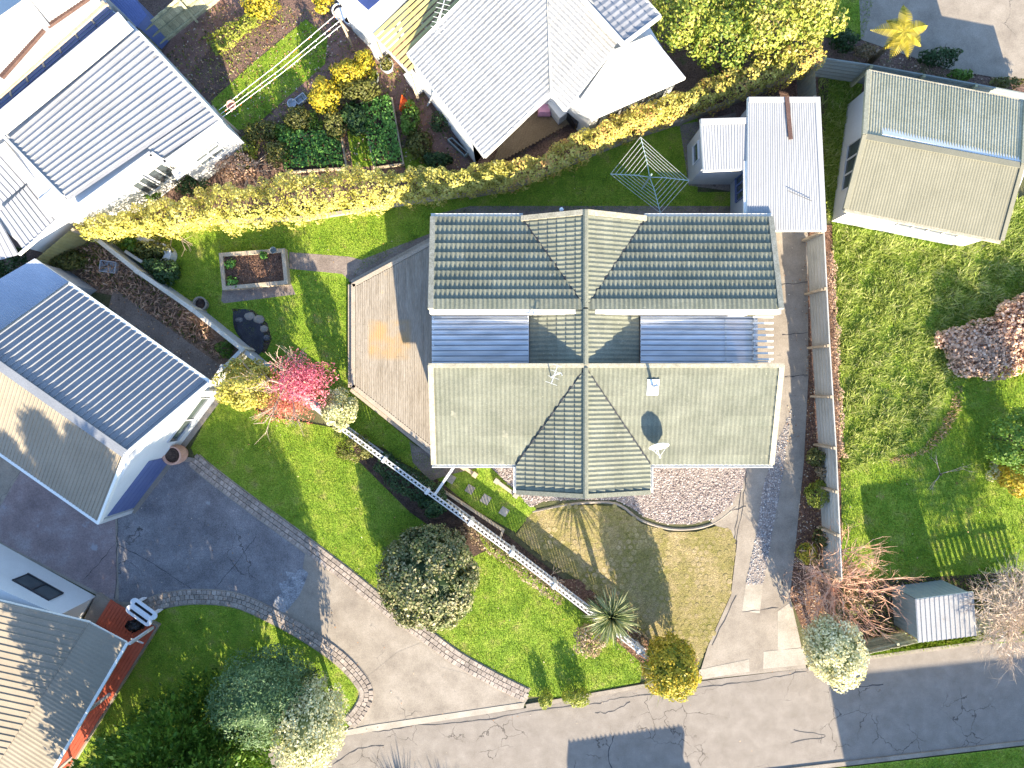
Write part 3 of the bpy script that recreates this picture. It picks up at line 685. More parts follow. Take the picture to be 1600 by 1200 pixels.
# brick edgings, every brick a part
brick_me = shared_box('brick', .185, .19, .05, brick_m, .008)
def edging(path, offs, step, label):
    pts = smooth_path([P(*q) for q in path], 6); cnt = 0
    mid = MB(); w = max(offs)+.14; lo = min(offs)-.14
    V = []; F = []
    for i, q in enumerate(pts):
        d = (pts[min(i+1,len(pts)-1)]-pts[max(i-1,0)]).normalized(); nn = Vector((-d.y, d.x, 0))
        V += [q+nn*lo+Vector((0,0,.024)), q+nn*w+Vector((0,0,.024))]
    for i in range(len(pts)-1): F.append((2*i, 2*i+2, 2*i+3, 2*i+1))
    bed = obj('edging_bed', V, F, conc_m); bed['kind'] = 'structure'
    if bed.data.polygons[0].normal.z < 0: bed.data.flip_normals()
    for p, d in along(pts, step):
        nn = Vector((-d.y, d.x, 0)); a = math.atan2(d.y, d.x)
        for row_, k in enumerate(offs):
            q = p+nn*k+d*(rnd.uniform(-.008,.008)+(.1 if row_ % 2 else 0))
            b = link('brick', brick_me, None, bed, loc=(q.x, q.y, .015+rnd.uniform(-.006,.008))); b.rotation_euler = (rnd.uniform(-.03,.03), rnd.uniform(-.03,.03), a+rnd.uniform(-.05,.05)+math.pi/2); cnt += 1
    return bed
edging([(302,722),(335,749),(400,798),(470,849),(545,906),(610,958),(660,993),(712,1031),(770,1064),(822,1090)], (-.10,.10,.30), .203, None)
edging([(232,946),(262,937),(310,932),(370,938),(430,964),(480,992),(530,1027),(563,1062),(573,1085),(563,1110),(545,1131)], (-.20,.0,.20), .203, None)

# main drive on the right
R1 = [(1150,340),(1262,350),(1263,590),(1256,720),(1243,850),(1234,930),(1260,1044),(1090,1063),(1106,1010),(1142,930),(1152,845),(1110,815),(1160,740),(1166,725),(1180,700),(1180,400)]
drive = sheet('driveway', R1, .010, conc_m)
GM = [(1215,690),(1236,640),(1230,690),(1222,745),(1199,876),(1192,913),(1165,913),(1181,838),(1192,760)]
sheet('gravel_strip', GM, .016, gravel_b)
slabs = ([(1165,913),(1192,913),(1187,958),(1159,955)], [(1090,1062),(1093,1046),(1170,1030),(1171,1049)], [(1192,1045),(1193,1018),(1256,1012),(1262,1038)], [(1215,955),(1236,940),(1252,1011),(1215,1016)], [(1226,590),(1262,590),(1256,720),(1243,850),(1236,915),(1224,912),(1216,860),(1232,720)])
for k, s_ in enumerate(slabs): sheet('concrete_slab', s_, .016 if k != 4 else .0145, conc_l if k < 4 else conc_m)
cracks('joint', [[(1166,735),(1160,790),(1150,850)], [(1140,800),(1165,790)], [(1150,850),(1148,835),(1158,760)], [(1159,957),(1216,949)], [(1262,440),(1215,446)], [(1262,520),(1222,524)], [(1262,586),(1226,588)], [(1150,930),(1112,1008)]], .019, .035, dark_m, drive)

# pink grey gravel bed in front of the gable, with a low kerb
G1 = [(765,728),(1167,726),(1160,762),(1142,790),(1112,811),(1082,819),(1042,819),(1006,807),(985,792),(962,781),(905,780),(850,783),(828,792),(800,762)]
sheet('gravel_bed', G1, .014, gravel_b)
kb = MB(); kp = smooth_path([P(*q) for q in ((832,800),(900,787),(962,787),(1000,812),(1044,826),(1085,826),(1118,816),(1150,792))], 5)
kb.tube([p+Vector((0,0,-.036)) for p in kp], .06, 8); o = kb.build('garden_kerb', conc_m); o['kind'] = 'structure'
def pebbles(name, px, dens, size, mat, z, excl=()):
    X, Y = density_pts(px, dens, excl); n = len(X)
    oc = np.array([(1,0,0),(0,1,0),(-1,0,0),(0,-1,0),(0,0,1.)]); fc = [(0,1,4),(1,2,4),(2,3,4),(3,0,4)]
    s = (size*(.5+rng.random(n)))[:,None,None]; a = rng.uniform(0,6.28,n)
    ca, sa = np.cos(a)[:,None], np.sin(a)[:,None]
    q = np.repeat(oc[None], n, 0)*(.7+.6*rng.random((n,5,1))); qx = q[:,:,0]*ca-q[:,:,1]*sa; qy = q[:,:,0]*sa+q[:,:,1]*ca
    Q = np.stack([qx, qy, q[:,:,2]*.7], 2)*s; Q[:,:,0] += X[:,None]; Q[:,:,1] += Y[:,None]; Q[:,:,2] += z
    V = Q[:, np.array(fc).ravel(), :].reshape(-1,3); vals = np.repeat(rng.random(n), 4)
    o = link(name, npmesh(name, V, 3, vals), mat); o['kind'] = 'stuff'; return o
pebbles('gravel', G1, 330, .036, gravel_m, .014)
pebbles('gravel', GM, 330, .03, gravel_g, .016)

# mossy paved court
PV = [(806,836),(830,802),(870,792),(920,789),(965,792),(1002,818),(1044,831),(1088,831),(1120,822),(1142,828),(1150,850),(1141,930),(1105,1010),(1088,1042),(1040,1022),(962,955),(905,908),(850,872)]
pat = sheet('paved_court', PV, .012, moss_m)
hexme = bpy.data.meshes.new('paver'); hr = .135
hv = [(hr*math.cos(math.pi/3*k+.5), hr*math.sin(math.pi/3*k+.5), 0) for k in range(6)]; hv += [(x*.86, y*.86, .018) for x, y, z in hv]
hexme.from_pydata(hv, [], [tuple(range(6,12))]+[(k, (k+1)%6, (k+1)%6+6, k+6) for k in range(6)]); hexme.update(); hexme.materials.append(hex_m)
pp = [tuple(P(a,b)[:2]) for a,b in PV]; cand = []
yy = min(q[1] for q in pp); row = 0
while yy < max(q[1] for q in pp):
    xx = min(q[0] for q in pp)+(row % 2)*.14
    while xx < max(q[0] for q in pp):
        if inpoly(np.array([xx]), np.array([yy]), pp)[0]: cand.append((xx+rnd.uniform(-.045,.045), yy+rnd.uniform(-.045,.045)))
        xx += .28
    yy += .243; row += 1
cand.sort(key=lambda q: q[0]**2+q[1]**2)
rest = MB()
for k, (x, y) in enumerate(cand):
    if k < 300:
        o = link('paver', hexme, None, pat, loc=(x, y, -.001+rnd.uniform(-.008,.007))); o.rotation_euler = (rnd.uniform(-.03,.03), rnd.uniform(-.03,.03), rnd.uniform(-.4,.4)); s_ = rnd.uniform(.8,1.08); o.scale = (s_, s_*rnd.uniform(.85,1.1), 1)
    else:
        a = rnd.uniform(-.4,.4); s_ = rnd.uniform(.8,1.08); ca, sa = math.cos(a)*s_, math.sin(a)*s_; dz = rnd.uniform(-.015,.0)
        rest.add([(x+p[0]*ca-p[1]*sa, y+p[0]*sa+p[1]*ca, .006+p[2]+dz) for p in hv], [tuple(range(6,12))]+[(q, (q+1)%6, (q+1)%6+6, q+6) for q in range(6)])
o = rest.build('paver_field', hex_m, pat); o['kind'] = 'stuff'
# paths
sheet('path', [(452,394),(545,401),(565,406),(548,418),(545,437),(535,428),(452,420)], .014, gar_conc)
sheet('path', [(348,448),(452,436),(462,460),(350,474),(346,470)], .014, gar_conc)
sheet('path', [(565,406),(690,358),(690,372),(560,445),(545,440),(548,418)], .015, gar_conc)
sheet('path', [(640,690),(690,720),(760,728),(700,742),(672,752),(645,722)], .014, gar_conc)
sheet('path', [(735,322),(1165,322),(1165,345),(672,350),(680,335)], .013, gar_conc)
sheet('path', [(178,450),(205,470),(350,575),(330,600),(270,560),(170,480)], .012, gar_conc)
sheet('garden_bed', [(95,380),(150,372),(378,545),(345,575),(180,462),(110,450)], .010, sack_m)
sheet('garden_bed', [(1262,350),(1300,352),(1320,640),(1316,830),(1310,940),(1260,1000),(1234,930),(1243,850),(1256,720),(1263,590)], .006, bark_m)
sheet('garden_bed', [(870,905),(905,905),(1010,1000),(1090,1030),(1075,1070),(1010,1068),(1000,1034),(912,958),(850,905)], .0155, bark_m)
sheet('garden_bed', [(672,740),(795,838),(900,920),(885,935),(680,775)], .0125, soil_m)
sheet('garden_bed', [(545,680),(600,700),(700,790),(740,820),(760,860),(740,870),(640,800),(560,720)], .0135, soil_m)
sheet('garden_bed', [(1320,905),(1400,905),(1640,890),(1640,985),(1440,1000),(1350,1018),(1315,1000)], .012, soil_m)
sheet('garden_bed', [(362,482),(395,484),(418,505),(425,530),(415,552),(388,545)], .0125, soil_m)
sheet('path', [(1340,-60),(1700,-60),(1700,125),(1560,122),(1480,108),(1345,62)], .010, conc_m)
sheet('path', [(240,110),(285,30),(330,-10),(440,-40),(405,10),(330,75),(300,110),(290,150),(330,160),(330,200),(360,215),(330,260),(250,150)], .002, brickpath_m)
sheet('path', [(480,30),(520,20),(600,60),(700,210),(740,262),(700,262),(640,190),(560,130),(512,140),(400,205),(440,160),(508,100),(512,60)], .004, brickpath_m)
sheet('concrete_pad', [(1062,196),(1098,188),(1150,176),(1150,300),(1076,290)], .013, gar_conc)
sheet('lawn', [(542,205),(566,200),(584,258),(552,264)], .008, lawn_m)
sheet('lawn', [(628,232),(650,228),(668,262),(634,264)], .008, lawn_m)
# ------------------------------------------------------------------ the main house
H = thing('house', 'cross gabled house with olive metal tile roof in the middle of the photo', 'house', (3.0, 1.5, 0))
ze, zr, zl = 2.75, 3.8, 3.0
S0, S1, SR0, SR1 = Vector((-3.10,-3.10,ze)), Vector((10.1,-3.10,ze)), Vector((-3.10,.715,zr)), Vector((10.1,.715,zr))
N0, N1, NR0, NR1 = Vector((-3.14,6.45,2.74)), Vector((10.08,6.45,2.74)), Vector((-3.10,2.79,zr)), Vector((10.08,2.79,zr))
GX, GZ = 2.74, 3.80
# gable eaves
sa, sb = Vector((.18,-4.25,2.83)), Vector((5.32,-4.25,2.83))     # south gable front corners
apS = Vector((GX,-4.25,GZ)); apSr = Vector((GX,.60,GZ))
sv0, sv1 = Vector((.18,-3.10,0)), Vector((5.32,-3.10,0))          # valley feet
na, nb = Vector((.37,6.47,2.80)), Vector((5.17,6.47,2.80)); apN = Vector((GX,6.47,GZ)); apNr = Vector((GX,2.85,GZ))
la, lb = Vector((.69,.715,zl)), Vector((4.85,.715,zl)); la2, lb2 = Vector((.69,2.79,zl)), Vector((4.85,2.79,zl))
far_l, far_r = Vector((-50,0,0)), Vector((50,0,0)); mid = Vector((GX,-4,0)); midn = Vector((GX,6.4,0))
apexS, apexN = Vector((GX,.60,0)), Vector((GX,2.85,0))
tile_slope(H, S0, S1, SR0, tile_m, [[vplane(sv0, apexS, far_l), (Vector((GX,0,0)), Vector((-1,0,0)))], [vplane(sv1, apexS, far_r), (Vector((GX,0,0)), Vector((1,0,0)))]], nc=10)
tile_slope(H, N1, N0, NR0, tile_m, [[vplane(na, apexN, far_l), (Vector((GX,0,0)), Vector((-1,0,0)))], [vplane(nb, apexN, far_r), (Vector((GX,0,0)), Vector((1,0,0)))]], nc=10, step=.066, rib=.036)
tile_slope(H, Vector((sa.x,-4.25,2.83)), Vector((sa.x,.6,2.83)), apS, tile_m, [[vplane(sv0, apexS, mid)]], nc=7)
tile_slope(H, Vector((sb.x,-4.25,2.83)), Vector((sb.x,.6,2.83)), apS, tile_m, [[vplane(sv1, apexS, mid)]], nc=7)
tile_slope(H, Vector((na.x,6.47,2.80)), Vector((na.x,2.85,2.80)), apN, tile_m, [[vplane(na, apexN, midn)]], nc=7)
tile_slope(H, Vector((nb.x,6.47,2.80)), Vector((nb.x,2.85,2.80)), apN, tile_m, [[vplane(nb, apexN, midn)]], nc=7)
tile_slope(H, la, la2, Vector((GX,.715,GZ)), tile_m, nc=6)
tile_slope(H, lb, lb2, Vector((GX,.715,GZ)), tile_m, nc=6)
# roof decks below the tiles
dk = wallg_m
slab(H, 'roof_deck', [S0, S1, SR1, SR0], dk, .03, .10, -.04); slab(H, 'roof_deck', [N0, N1, NR1, NR0], dk, .03, .10, -.04)
for q in ([sa, apS, apSr, Vector((sa.x,-3.0,2.83))], [apS, sb, Vector((sb.x,-3.0,2.83)), apSr], [la, Vector((GX,.72,GZ)), Vector((GX,2.78,GZ)), la2], [Vector((GX,.72,GZ)), lb, lb2, Vector((GX,2.78,GZ))]):
    slab(H, 'roof_deck', q, dk, .035, .08, -.05)
# ridge caps, barges, valleys
def capline(a, b, r=.10, mat=cap_m, name='ridge_cap', dz=.045):
    mb = MB(); a = Vector(a)+Vector((0,0,dz)); b = Vector(b)+Vector((0,0,dz)); d = (b-a).normalized(); x = Vector((d.y, -d.x, 0))
    V = []
    for p in (a, b): V += [p+x*.095-Vector((0,0,.10)), p+x*.095+Vector((0,0,.035)), p+x*.04+Vector((0,0,.085)), p-x*.04+Vector((0,0,.085)), p-x*.095+Vector((0,0,.035)), p-x*.095-Vector((0,0,.10))]
    mb.add(V, [(i, i+1, i+7, i+6) for i in range(5)]+[(5,4,3,2,1,0),(6,7,8,9,10,11)])
    return mb.build(name, mat, H)
capline(apS, apSr); capline(apN, apNr); capline((GX,.72,GZ), (GX,2.78,GZ))
def barge(a, b, w=.2, h=.16, mat=verge_m, name='barge', dz=.02):
    mb = MB(); mb.bar(Vector(a)+Vector((0,0,dz)), Vector(b)+Vector((0,0,dz)), w, h); return mb.build(name, mat, H)
for a, b in ((S0, SR0), (S1, SR1), (N0, NR0), (N1, NR1)):
    k = .08 if a.x < 0 else -.08; barge(Vector(a)+Vector((k,0,0)), Vector(b)+Vector((k,0,0)))
barge(sa+Vector((0,.08,0)), apS+Vector((0,.08,0)), .17, .15, cap_m); barge(apS+Vector((0,.08,0)), sb+Vector((0,.08,0)), .17, .15, cap_m)
barge(na+Vector((0,-.08,0)), apN+Vector((0,-.08,0)), .2, .14); barge(apN+Vector((0,-.08,0)), nb+Vector((0,-.08,0)), .2, .14)
barge(SR0+Vector((0,-.03,.0)), SR1+Vector((0,-.03,0)), .16, .12, verge_m, 'ridge_flashing', .03)
def valley(a, za, b, zb_):
    mb = MB(); a = Vector((a.x, a.y, za+.05)); b = Vector((b.x, b.y, zb_+.03)); mb.bar(a, b, .075, .05); mb.build('valley_flashing', dark_m, H)
valley(sv0, 2.78, apexS, 3.77); valley(sv1, 2.78, apexS, 3.77); valley(na, 2.76, apexN, 3.78); valley(nb, 2.76, apexN, 3.78)
# gutters
def gutter(a, b, mat=gutter_m, w=.11):
    mb = MB(); a = Vector(a); b = Vector(b); d = (b-a).normalized(); s = Vector((d.y, -d.x, 0))
    mb.bar(a+s*w*.5, b+s*w*.5, .018, .10); mb.bar(a-s*w*.5, b-s*w*.5, .018, .10); mb.bar(a-Vector((0,0,.05)), b-Vector((0,0,.05)), w, .02)
    return mb.build('gutter', mat, H)
gutter(S0+Vector((0,-.075,-.02)), Vector((sa.x-.02,-3.175,ze-.02))); gutter(Vector((sb.x+.02,-3.175,ze-.02)), S1+Vector((0,-.075,-.02)))
gutter(Vector((-3.14,6.53,2.73)), Vector((na.x+.05,6.53,2.73))); gutter(Vector((nb.x-.05,6.53,2.73)), Vector((10.08,6.53,2.73)))
gutter(Vector((sa.x-.06,-4.2,2.80)), Vector((sa.x-.06,-3.2,2.80))); gutter(Vector((sb.x+.06,-4.2,2.80)), Vector((sb.x+.06,-3.2,2.80)))
# the white wall below the high edge of the north roof, and the walls
mb = MB(); mb.bar((-3.08,2.70,3.66), (10.05,2.70,3.66), .16, .10); mb.build('fascia', white_m, H)
mb = MB(); mb.bar((-3.06,2.64,3.45), (10.03,2.64,3.45), .04, .36); mb.build('clerestory_board', white_m, H)
mb = MB(); mb.prism([(-2.75,-2.6),(9.75,-2.6),(9.75,.55),(-2.75,.55)], 0, 2.62); mb.prism([(-2.75,2.85),(9.75,2.85),(9.75,6.0),(-2.75,6.0)], 0, 2.72)
mb.prism([(.9,.56),(4.6,.56),(4.6,2.84),(.9,2.84)], 0, 2.85); mb.prism([(.6,-3.8),(4.9,-3.8),(4.9,-2.62),(.6,-2.62)], 0, 2.62)
for (x0,x1,y0,y1,xa) in ((-2.75,9.75,.5,.551,0),(-2.75,9.75,2.849,2.9,0)): mb.prism([(x0,y0),(x1,y0),(x1,y1),(x0,y1)], 2.6, 3.55)
mb.build('wall', wallw_m, H)
TF = [(0,1,2),(5,4,3),(0,3,4,1),(1,4,5,2),(2,5,3,0)]
for x in (-2.76, 9.76):
    s_ = .02 if x > 0 else -.02
    obj('gable_board', [(x,-2.6,2.6),(x,.55,2.6),(x,.55,3.5),(x+s_,-2.6,2.6),(x+s_,.55,2.6),(x+s_,.55,3.5)], TF, wallw_m, H)
    obj('gable_board', [(x,6.0,2.7),(x,2.85,2.7),(x,2.85,3.55),(x+s_,6.0,2.7),(x+s_,2.85,2.7),(x+s_,2.85,3.55)], TF, wallw_m, H)
obj('gable_board', [(.6,-3.79,2.62),(4.9,-3.79,2.62),(GX,-3.79,3.55),(.6,-3.76,2.62),(4.9,-3.76,2.62),(GX,-3.76,3.55)], TF, wallw_m, H)
window(H, (1.6,-3.8), (3.9,-3.8), .8, 2.1, 3); window(H, (-1.8,-2.6), (-.2,-2.6), .9, 2.1, 2); window(H, (6.2,-2.6), (8.6,-2.6), .8, 2.1, 3)
window(H, (9.75,-1.8), (9.75,-.4), .9, 2.1, 2); window(H, (9.75,3.4), (9.75,4.8), .9, 2.1, 2); window(H, (-2.75,5.3), (-2.75,3.6), .3, 2.1, 2); window(H, (-2.75,-.4), (-2.75,-2.0), .3, 2.1, 2)
# clear corrugated roof over the two courts, rafters below it
def court(x0, x1, z0, z1, n):
    corr(H, (x1,2.60,z0), (x1,.80,z0), (x0,.80,z1), (x0,2.60,z1), poly_m, .205, .035, 'thin', .615, 'clear_sheet')
court(.64, -3.08, 2.90, 3.15, 3); court(4.90, 9.45, 2.90, 3.15, 3)
rib_shade_m = nm('rib_shade_grey', [(0.13,0.15,0.17),(0.19,0.21,0.24)], scale=3, fine=.2, rough=.5)
for x0, x1 in ((.62, -3.07), (4.92, 9.44)):  # added dark bars: the shaded side of each clear rib, put in as colour
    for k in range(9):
        y = .87+k*.205; zz = 3.19; mb = MB(); mb.bar((x0,y,zz), (x1,y,zz-.25), .032, .03); mb.build('rib_shade_bar', rib_shade_m, H)
for k in range(8):
    y = .95+k*.23; mb = MB(); mb.bar((9.2,y,3.10), (10.0,y,3.02), .07, .10); mb.build('rafter', white_m, H)
mb = MB()
for y in (.86, 2.56): mb.bar((-3.05,y,2.86), (.6,y,3.02), .05, .10); mb.bar((4.95,y,2.86), (9.9,y,3.0), .05, .10)
for x in (-2.0, -.8, .3, 5.6, 6.9, 8.2, 9.3): mb.bar((x,.86,2.80+.02*x), (x,2.56,2.80+.02*x), .05, .09)
mb.build('purlin', white_m, H)
mb = MB(); mb.prism([(-2.9,.6),(.85,.6),(.85,2.8),(-2.9,2.8)], 0, .12); mb.prism([(4.65,.6),(9.9,.6),(9.9,2.8),(4.65,2.8)], 0, .12); mb.build('court_floor', gar_conc, H)
for y in (.9, 1.5, 2.1, 2.5): mb = MB(); mb.box((-3.02,y,0), .06, .06, 3.0); mb.build('post', white_m, H)
# things on and beside the roof
t = thing('vent_flue', 'metal flue pipe on a white flashing near the top of the sunlit roof slope', 'flue', P(1019,607,3.4)[:])
b0 = P(1018,606,3.55)
slope_s = math.atan((zr-ze)/3.815)
def onS(x, y): return ze+(y+3.1)*(zr-ze)/3.815
y0_, y1_ = -.42, .17
x0_, x1_ = 5.06, 5.48
obj('flashing', [(x0_,y0_,onS(0,y0_)+.085),(x1_,y0_,onS(0,y0_)+.085),(x1_+.03,y1_,onS(0,y1_)+.085),(x0_,y1_,onS(0,y1_)+.085),(x0_,y0_,onS(0,y0_)+.03),(x1_,y0_,onS(0,y0_)+.03),(x1_+.03,y1_,onS(0,y1_)+.03),(x0_,y1_,onS(0,y1_)+.03)], [(0,1,2,3),(0,4,5,1),(1,5,6,2),(2,6,7,3),(3,7,4,0)], plas_w, t)
mb = MB(); fx, fy = 5.26, -.08; fz = onS(0, fy); mb.tube([(fx,fy,fz), (fx,fy,fz+.75)], .055, 10); mb.build('pipe', plas_g, t, True)
mb = MB(); mb.lathe((fx,fy,fz+.75), [(.085,0),(.09,.06),(.02,.12)], 10); mb.build('cowl', plas_g, t, True)
# satellite dish: tilted to the sky, seen nearly edge on
dx, dy = 5.52, -2.33; dz = onS(0, dy)
t = thing('satellite_dish', 'white satellite dish on a bracket at the lower edge of the sunlit roof', 'satellite dish', (dx, dy, dz))
cz = Vector((dx, dy+.06, dz+.52)); ax = Vector((.12, -.92, .36)).normalized(); xx = Vector((1,.11,0)).normalized(); xx = (xx-ax*xx.dot(ax)).normalized(); yy_ = ax.cross(xx)
V = [cz]; F = []; nr, na_ = 4, 20
for i in range(1, nr+1):
    r_ = .38*i/nr
    for k in range(na_):
        a = 2*math.pi*k/na_; V.append(cz+xx*(r_*math.cos(a))+yy_*(r_*1.08*math.sin(a))+ax*(.10*(i/nr)**2))
for k in range(na_): F.append((0, 1+k, 1+(k+1)%na_))
for i in range(nr-1):
    for k in range(na_): F.append((1+i*na_+k, 1+(i+1)*na_+k, 1+(i+1)*na_+(k+1)%na_, 1+i*na_+(k+1)%na_))
o = obj('reflector', V, F, plas_w, t, True)
md = o.modifiers.new('thickness', 'SOLIDIFY'); md.thickness = .012
mb = MB(); mb.tube([(dx+.02,dy-.32,dz-.04),(dx+.02,dy-.06,dz+.28),cz-ax*.02], .024, 6); mb.tube([(dx+.02,dy-.3,dz-.02),(dx+.02,dy-.02,dz+.0)], .02, 6); mb.build('bracket', steel_m, t)
fp = cz+ax*.42-yy_*.20
mb = MB(); mb.tube([cz-yy_*.38+ax*.1, fp], .012, 5); mb.tube([cz+xx*.34+ax*.08, fp], .008, 5); mb.tube([cz-xx*.34+ax*.08, fp], .008, 5); mb.build('feed_arm', steel_m, t)
mb = MB(); mb.tube([fp-ax*.06, fp+ax*.06], .035, 8); mb.build('receiver', plas_w, t)
# tv aerial near the ridge
def aerial(t, base, top, bd, n, length, el, mat=steel_m):
    mb = MB(); mb.tube([base, top], .022, 6); mb.build('mast', mat, t)
    bd = Vector(bd).normalized(); c = Vector(top); q = Vector((-bd.y, bd.x, 0)).normalized(); mb = MB(); mb.tube([c-bd*length*.5, c+bd*length*.5], .016, 5); mb.build('boom', mat, t)
    for i in range(n):
        p = c+bd*length*(-.48+.96*i/(n-1)); l = el*(1-.25*i/(n-1)); mb = MB(); mb.bar(p-q*l, p+q*l, .014, .014); mb.build('element', mat, t)
a0 = P(861,590,3.65); t = thing('tv_aerial', 'thin bent white aerial standing near the roof ridge beside the roof centre', 'aerial', a0[:])
aerial(t, a0, a0+Vector((.05,.1,1.25)), (.35,1,0), 4, .7, .22)
mb = MB(); mb.tube([a0+Vector((.04,.08,1.0)), a0+Vector((.30,.16,1.08)), a0+Vector((.34,.06,1.1))], .02, 5); mb.build('side_arm', steel_m, t)
c0 = P(876,333,2.6); t = thing('vent_pipe', 'short white vent pipe poking out beside the back eave', 'pipe', (c0.x-.03, c0.y-.1, 0))
mb = MB(); mb.tube([(c0.x-.03,c0.y+.02,0), (c0.x,c0.y+.03,3.0)], .05, 8); mb.build('pipe', plas_w, t, True); mb = MB(); mb.lathe((c0.x,c0.y+.03,3.0), [(.075,0),(.08,.08),(.03,.1)], 10); mb.build('cowl', plas_w, t)

# ------------------------------------------------------------------ deck beside the house
DK = [(672,372),(548,441),(548,608),(652,690),(690,720),(690,372)]
dz_ = .42
D = thing('deck', 'low weathered grey timber deck with angled corners beside the house', 'deck', (-5, 1.5, 0))
dp = [P(a,b,dz_) for a,b in ((700,365),(552,445),(552,604),(700,722))]
xs = min(p.x for p in dp); boards = MB(); bw = .095
def dspan(x):
    # y range of the deck at x
    pts = [(p.x, p.y) for p in dp]; ys = []
    for i in range(len(pts)):
        (xa, ya), (xb, yb) = pts[i], pts[(i+1) % len(pts)]
        if (xa-x)*(xb-x) <= 0 and xa != xb: ys.append(ya+(yb-ya)*(x-xa)/(xb-xa))
    return min(ys), max(ys)
x = xs+.15
while x < -2.85:
    ya, yb = dspan(x); ya += .12; yb -= .12; cuts = [ya, rnd.uniform(ya+.6, yb-.6), yb] if yb-ya > 2 else [ya, yb]
    for c in range(len(cuts)-1):
        boards.box((x, (cuts[c]+cuts[c+1])/2, dz_-.04+rnd.uniform(0,.006)), bw-.008, cuts[c+1]-cuts[c]-.006, .04)
    x += bw
o = boards.build('deck_boards', deck_m, D); o['kind'] = 'stuff'
mb = MB(); mb.prism([(p.x, p.y) for p in dp], .0, dz_-.05); mb.build('deck_frame', deckedge_m, D)
for i in range(3):
    for q, w_, zz in ((0.0,.17,.015), (-.22,.14,-.20)):
        a, b = dp[i].copy(), dp[i+1].copy(); d = (b-a).normalized(); s_ = Vector((d.y, -d.x, 0)); s_ = s_ if s_.dot(a-Vector((-3.5,1.5,0))) > 0 else -s_
        m2 = MB(); m2.bar(a-s_*q*.9+Vector((0,0,zz-.03))-d*.04, b-s_*q*.9+Vector((0,0,zz-.03))+d*.04, w_, .05); m2.build('edge_board' if q == 0 else 'step_board', deckedge_m, D)

# ------------------------------------------------------------------ shed and house by the right fence
T = thing('garage', 'white ribbed iron garage with a side wing behind the main house', 'garage', (10.3, 8.6, 0))
zt = 2.75
A = [P(1165,360,zt-.15), P(1291,360,zt-.15), P(1281,152,zt), P(1164,152,zt)]
A[0].x = A[3].x = 9.15
corr(T, A[0], A[1], A[2], A[3], iron_p, .10, .012, 'rib', .8, 'roof_sheet')
slab(T, 'fascia', A, gutter_m, .02, .16, .02)
Wg = [P(1100,267,2.5), P(1172,264,2.5), P(1168,184,2.6), P(1095,186,2.6)]
Wg[1].x = Wg[2].x = 9.14
corr(T, Wg[0], Wg[1], Wg[2], Wg[3], iron_p, .10, .016, 'rib', .8, 'roof_sheet')
slab(T, 'fascia', Wg, gutter_m, .02, .14, .02)
mb = MB(); mb.prism([(9.3,6.62),(12.0,6.62),(11.85,10.9),(9.3,10.9)], 0, 2.5); mb.prism([(7.52,8.5),(9.29,8.5),(9.29,10.15),(7.45,10.15)], 0, 2.35); mb.build('wall', wallg_m, T)
window(T, (7.47,9.75), (7.50,9.0), 1.1, 1.8, 1); window(T, (9.3,8.5), (9.3,7.5), .9, 2.0, 3, fm=blue_m)
mb = MB(); mb.bar(P(1229,152,2.8)+Vector((0,0,.03)), P(1235,218,2.75)+Vector((0,0,.03)), .16, .04); mb.build('rusty_flashing', rust_m, T)
mb = MB(); mb.bar(Wg[3]+Vector((0,-.12,.03)), Wg[2]+Vector((0,-.12,.03)), .24, .03); mb.bar(A[3]+Vector((0,-.1,.03)), A[2]+Vector((0,-.1,.03)), .2, .03); mb.bar(A[2]+Vector((-.1,0,.03)), A[1]+Vector((-.1,0,.03)), .2, .03); mb.build('edge_flashing', iron_p, T)
mb = MB(); mb.bar(A[0]+Vector((-.06,0,-.1)), Vector((9.09,8.7,2.5)), .10, .10); mb.build('gutter', gutter_m, T)
mb = MB(); mb.tube([P(1231,298,2.75), P(1268,314,2.7)], .012, 5); mb.build('roof_cable', dark_m, T)

G = thing('house', 'small white house with olive ribbed roof beside the long grass', 'house', (16, 9, 0))
E0, E1 = P(1320,326,2.75), P(1564,376,2.75); R0, R1_ = P(1350,211,3.5), P(1597,257,3.5); U0, U1 = P(1356,112,2.85), P(1602,160,2.85)
corr(G, E0, E1, R1_, R0, iron_c, .12, .022, 'sin', .78); corr(G, U1, U0, R0, R1_, iron_o, .12, .022, 'sin', .78)
slab(G, 'fascia', [E0, E1, R1_, R0], iron_c, .04, .12, .03); slab(G, 'fascia', [U0, U1, R1_, R0], iron_o, .04, .12, .03)
mb = MB(); mb.bar(R0+Vector((0,-.05,.02)), R1_+Vector((0,-.05,.02)), .22, .03); mb.build('ridge_cap', iron_c, G)
for a, b, m_ in ((E0, R0, iron_c), (E1, R1_, iron_c), (U0, R0, iron_o), (U1, R1_, iron_o)):
    mb = MB(); mb.bar(a+Vector((0,0,.03)), b+Vector((0,0,.03)), .16, .10); mb.build('barge', m_, G)
for a, b, k in ((E0, E1, -.05), (U0, U1, .05)): mb = MB(); mb.bar(a+Vector((0,k,-.06)), b+Vector((0,k,-.06)), .11, .10); mb.build('gutter', verge_m, G)
B4 = [P(1299,346), P(1500,386), Vector((20.0,11.0,0)), P(1324,164)]
B4[2] = B4[1]+(B4[3]-B4[0])
def lerp3(a, b, z): v = (a+b)/2; return Vector((v.x, v.y, z))
gable_body(G, [B4[0], B4[1], B4[2], B4[3]][1:]+[B4[0]], 0, 2.6, [lerp3(B4[1],B4[2],3.5), lerp3(B4[3],B4[0],3.5)], wallw_m)
dl = B4[0]-B4[3]
window(G, B4[3]+dl*.40, B4[3]+dl*.78, .75, 1.9, 3, fm=white_m); df = B4[1]-B4[0]
window(G, B4[0]+df*.37, B4[0]+df*.82, 1.3, 2.2, 4, fm=wallg_m)
sheet('path', [(1495,385),(1530,372),(1545,380),(1520,400),(1500,402)], .012, conc_m)

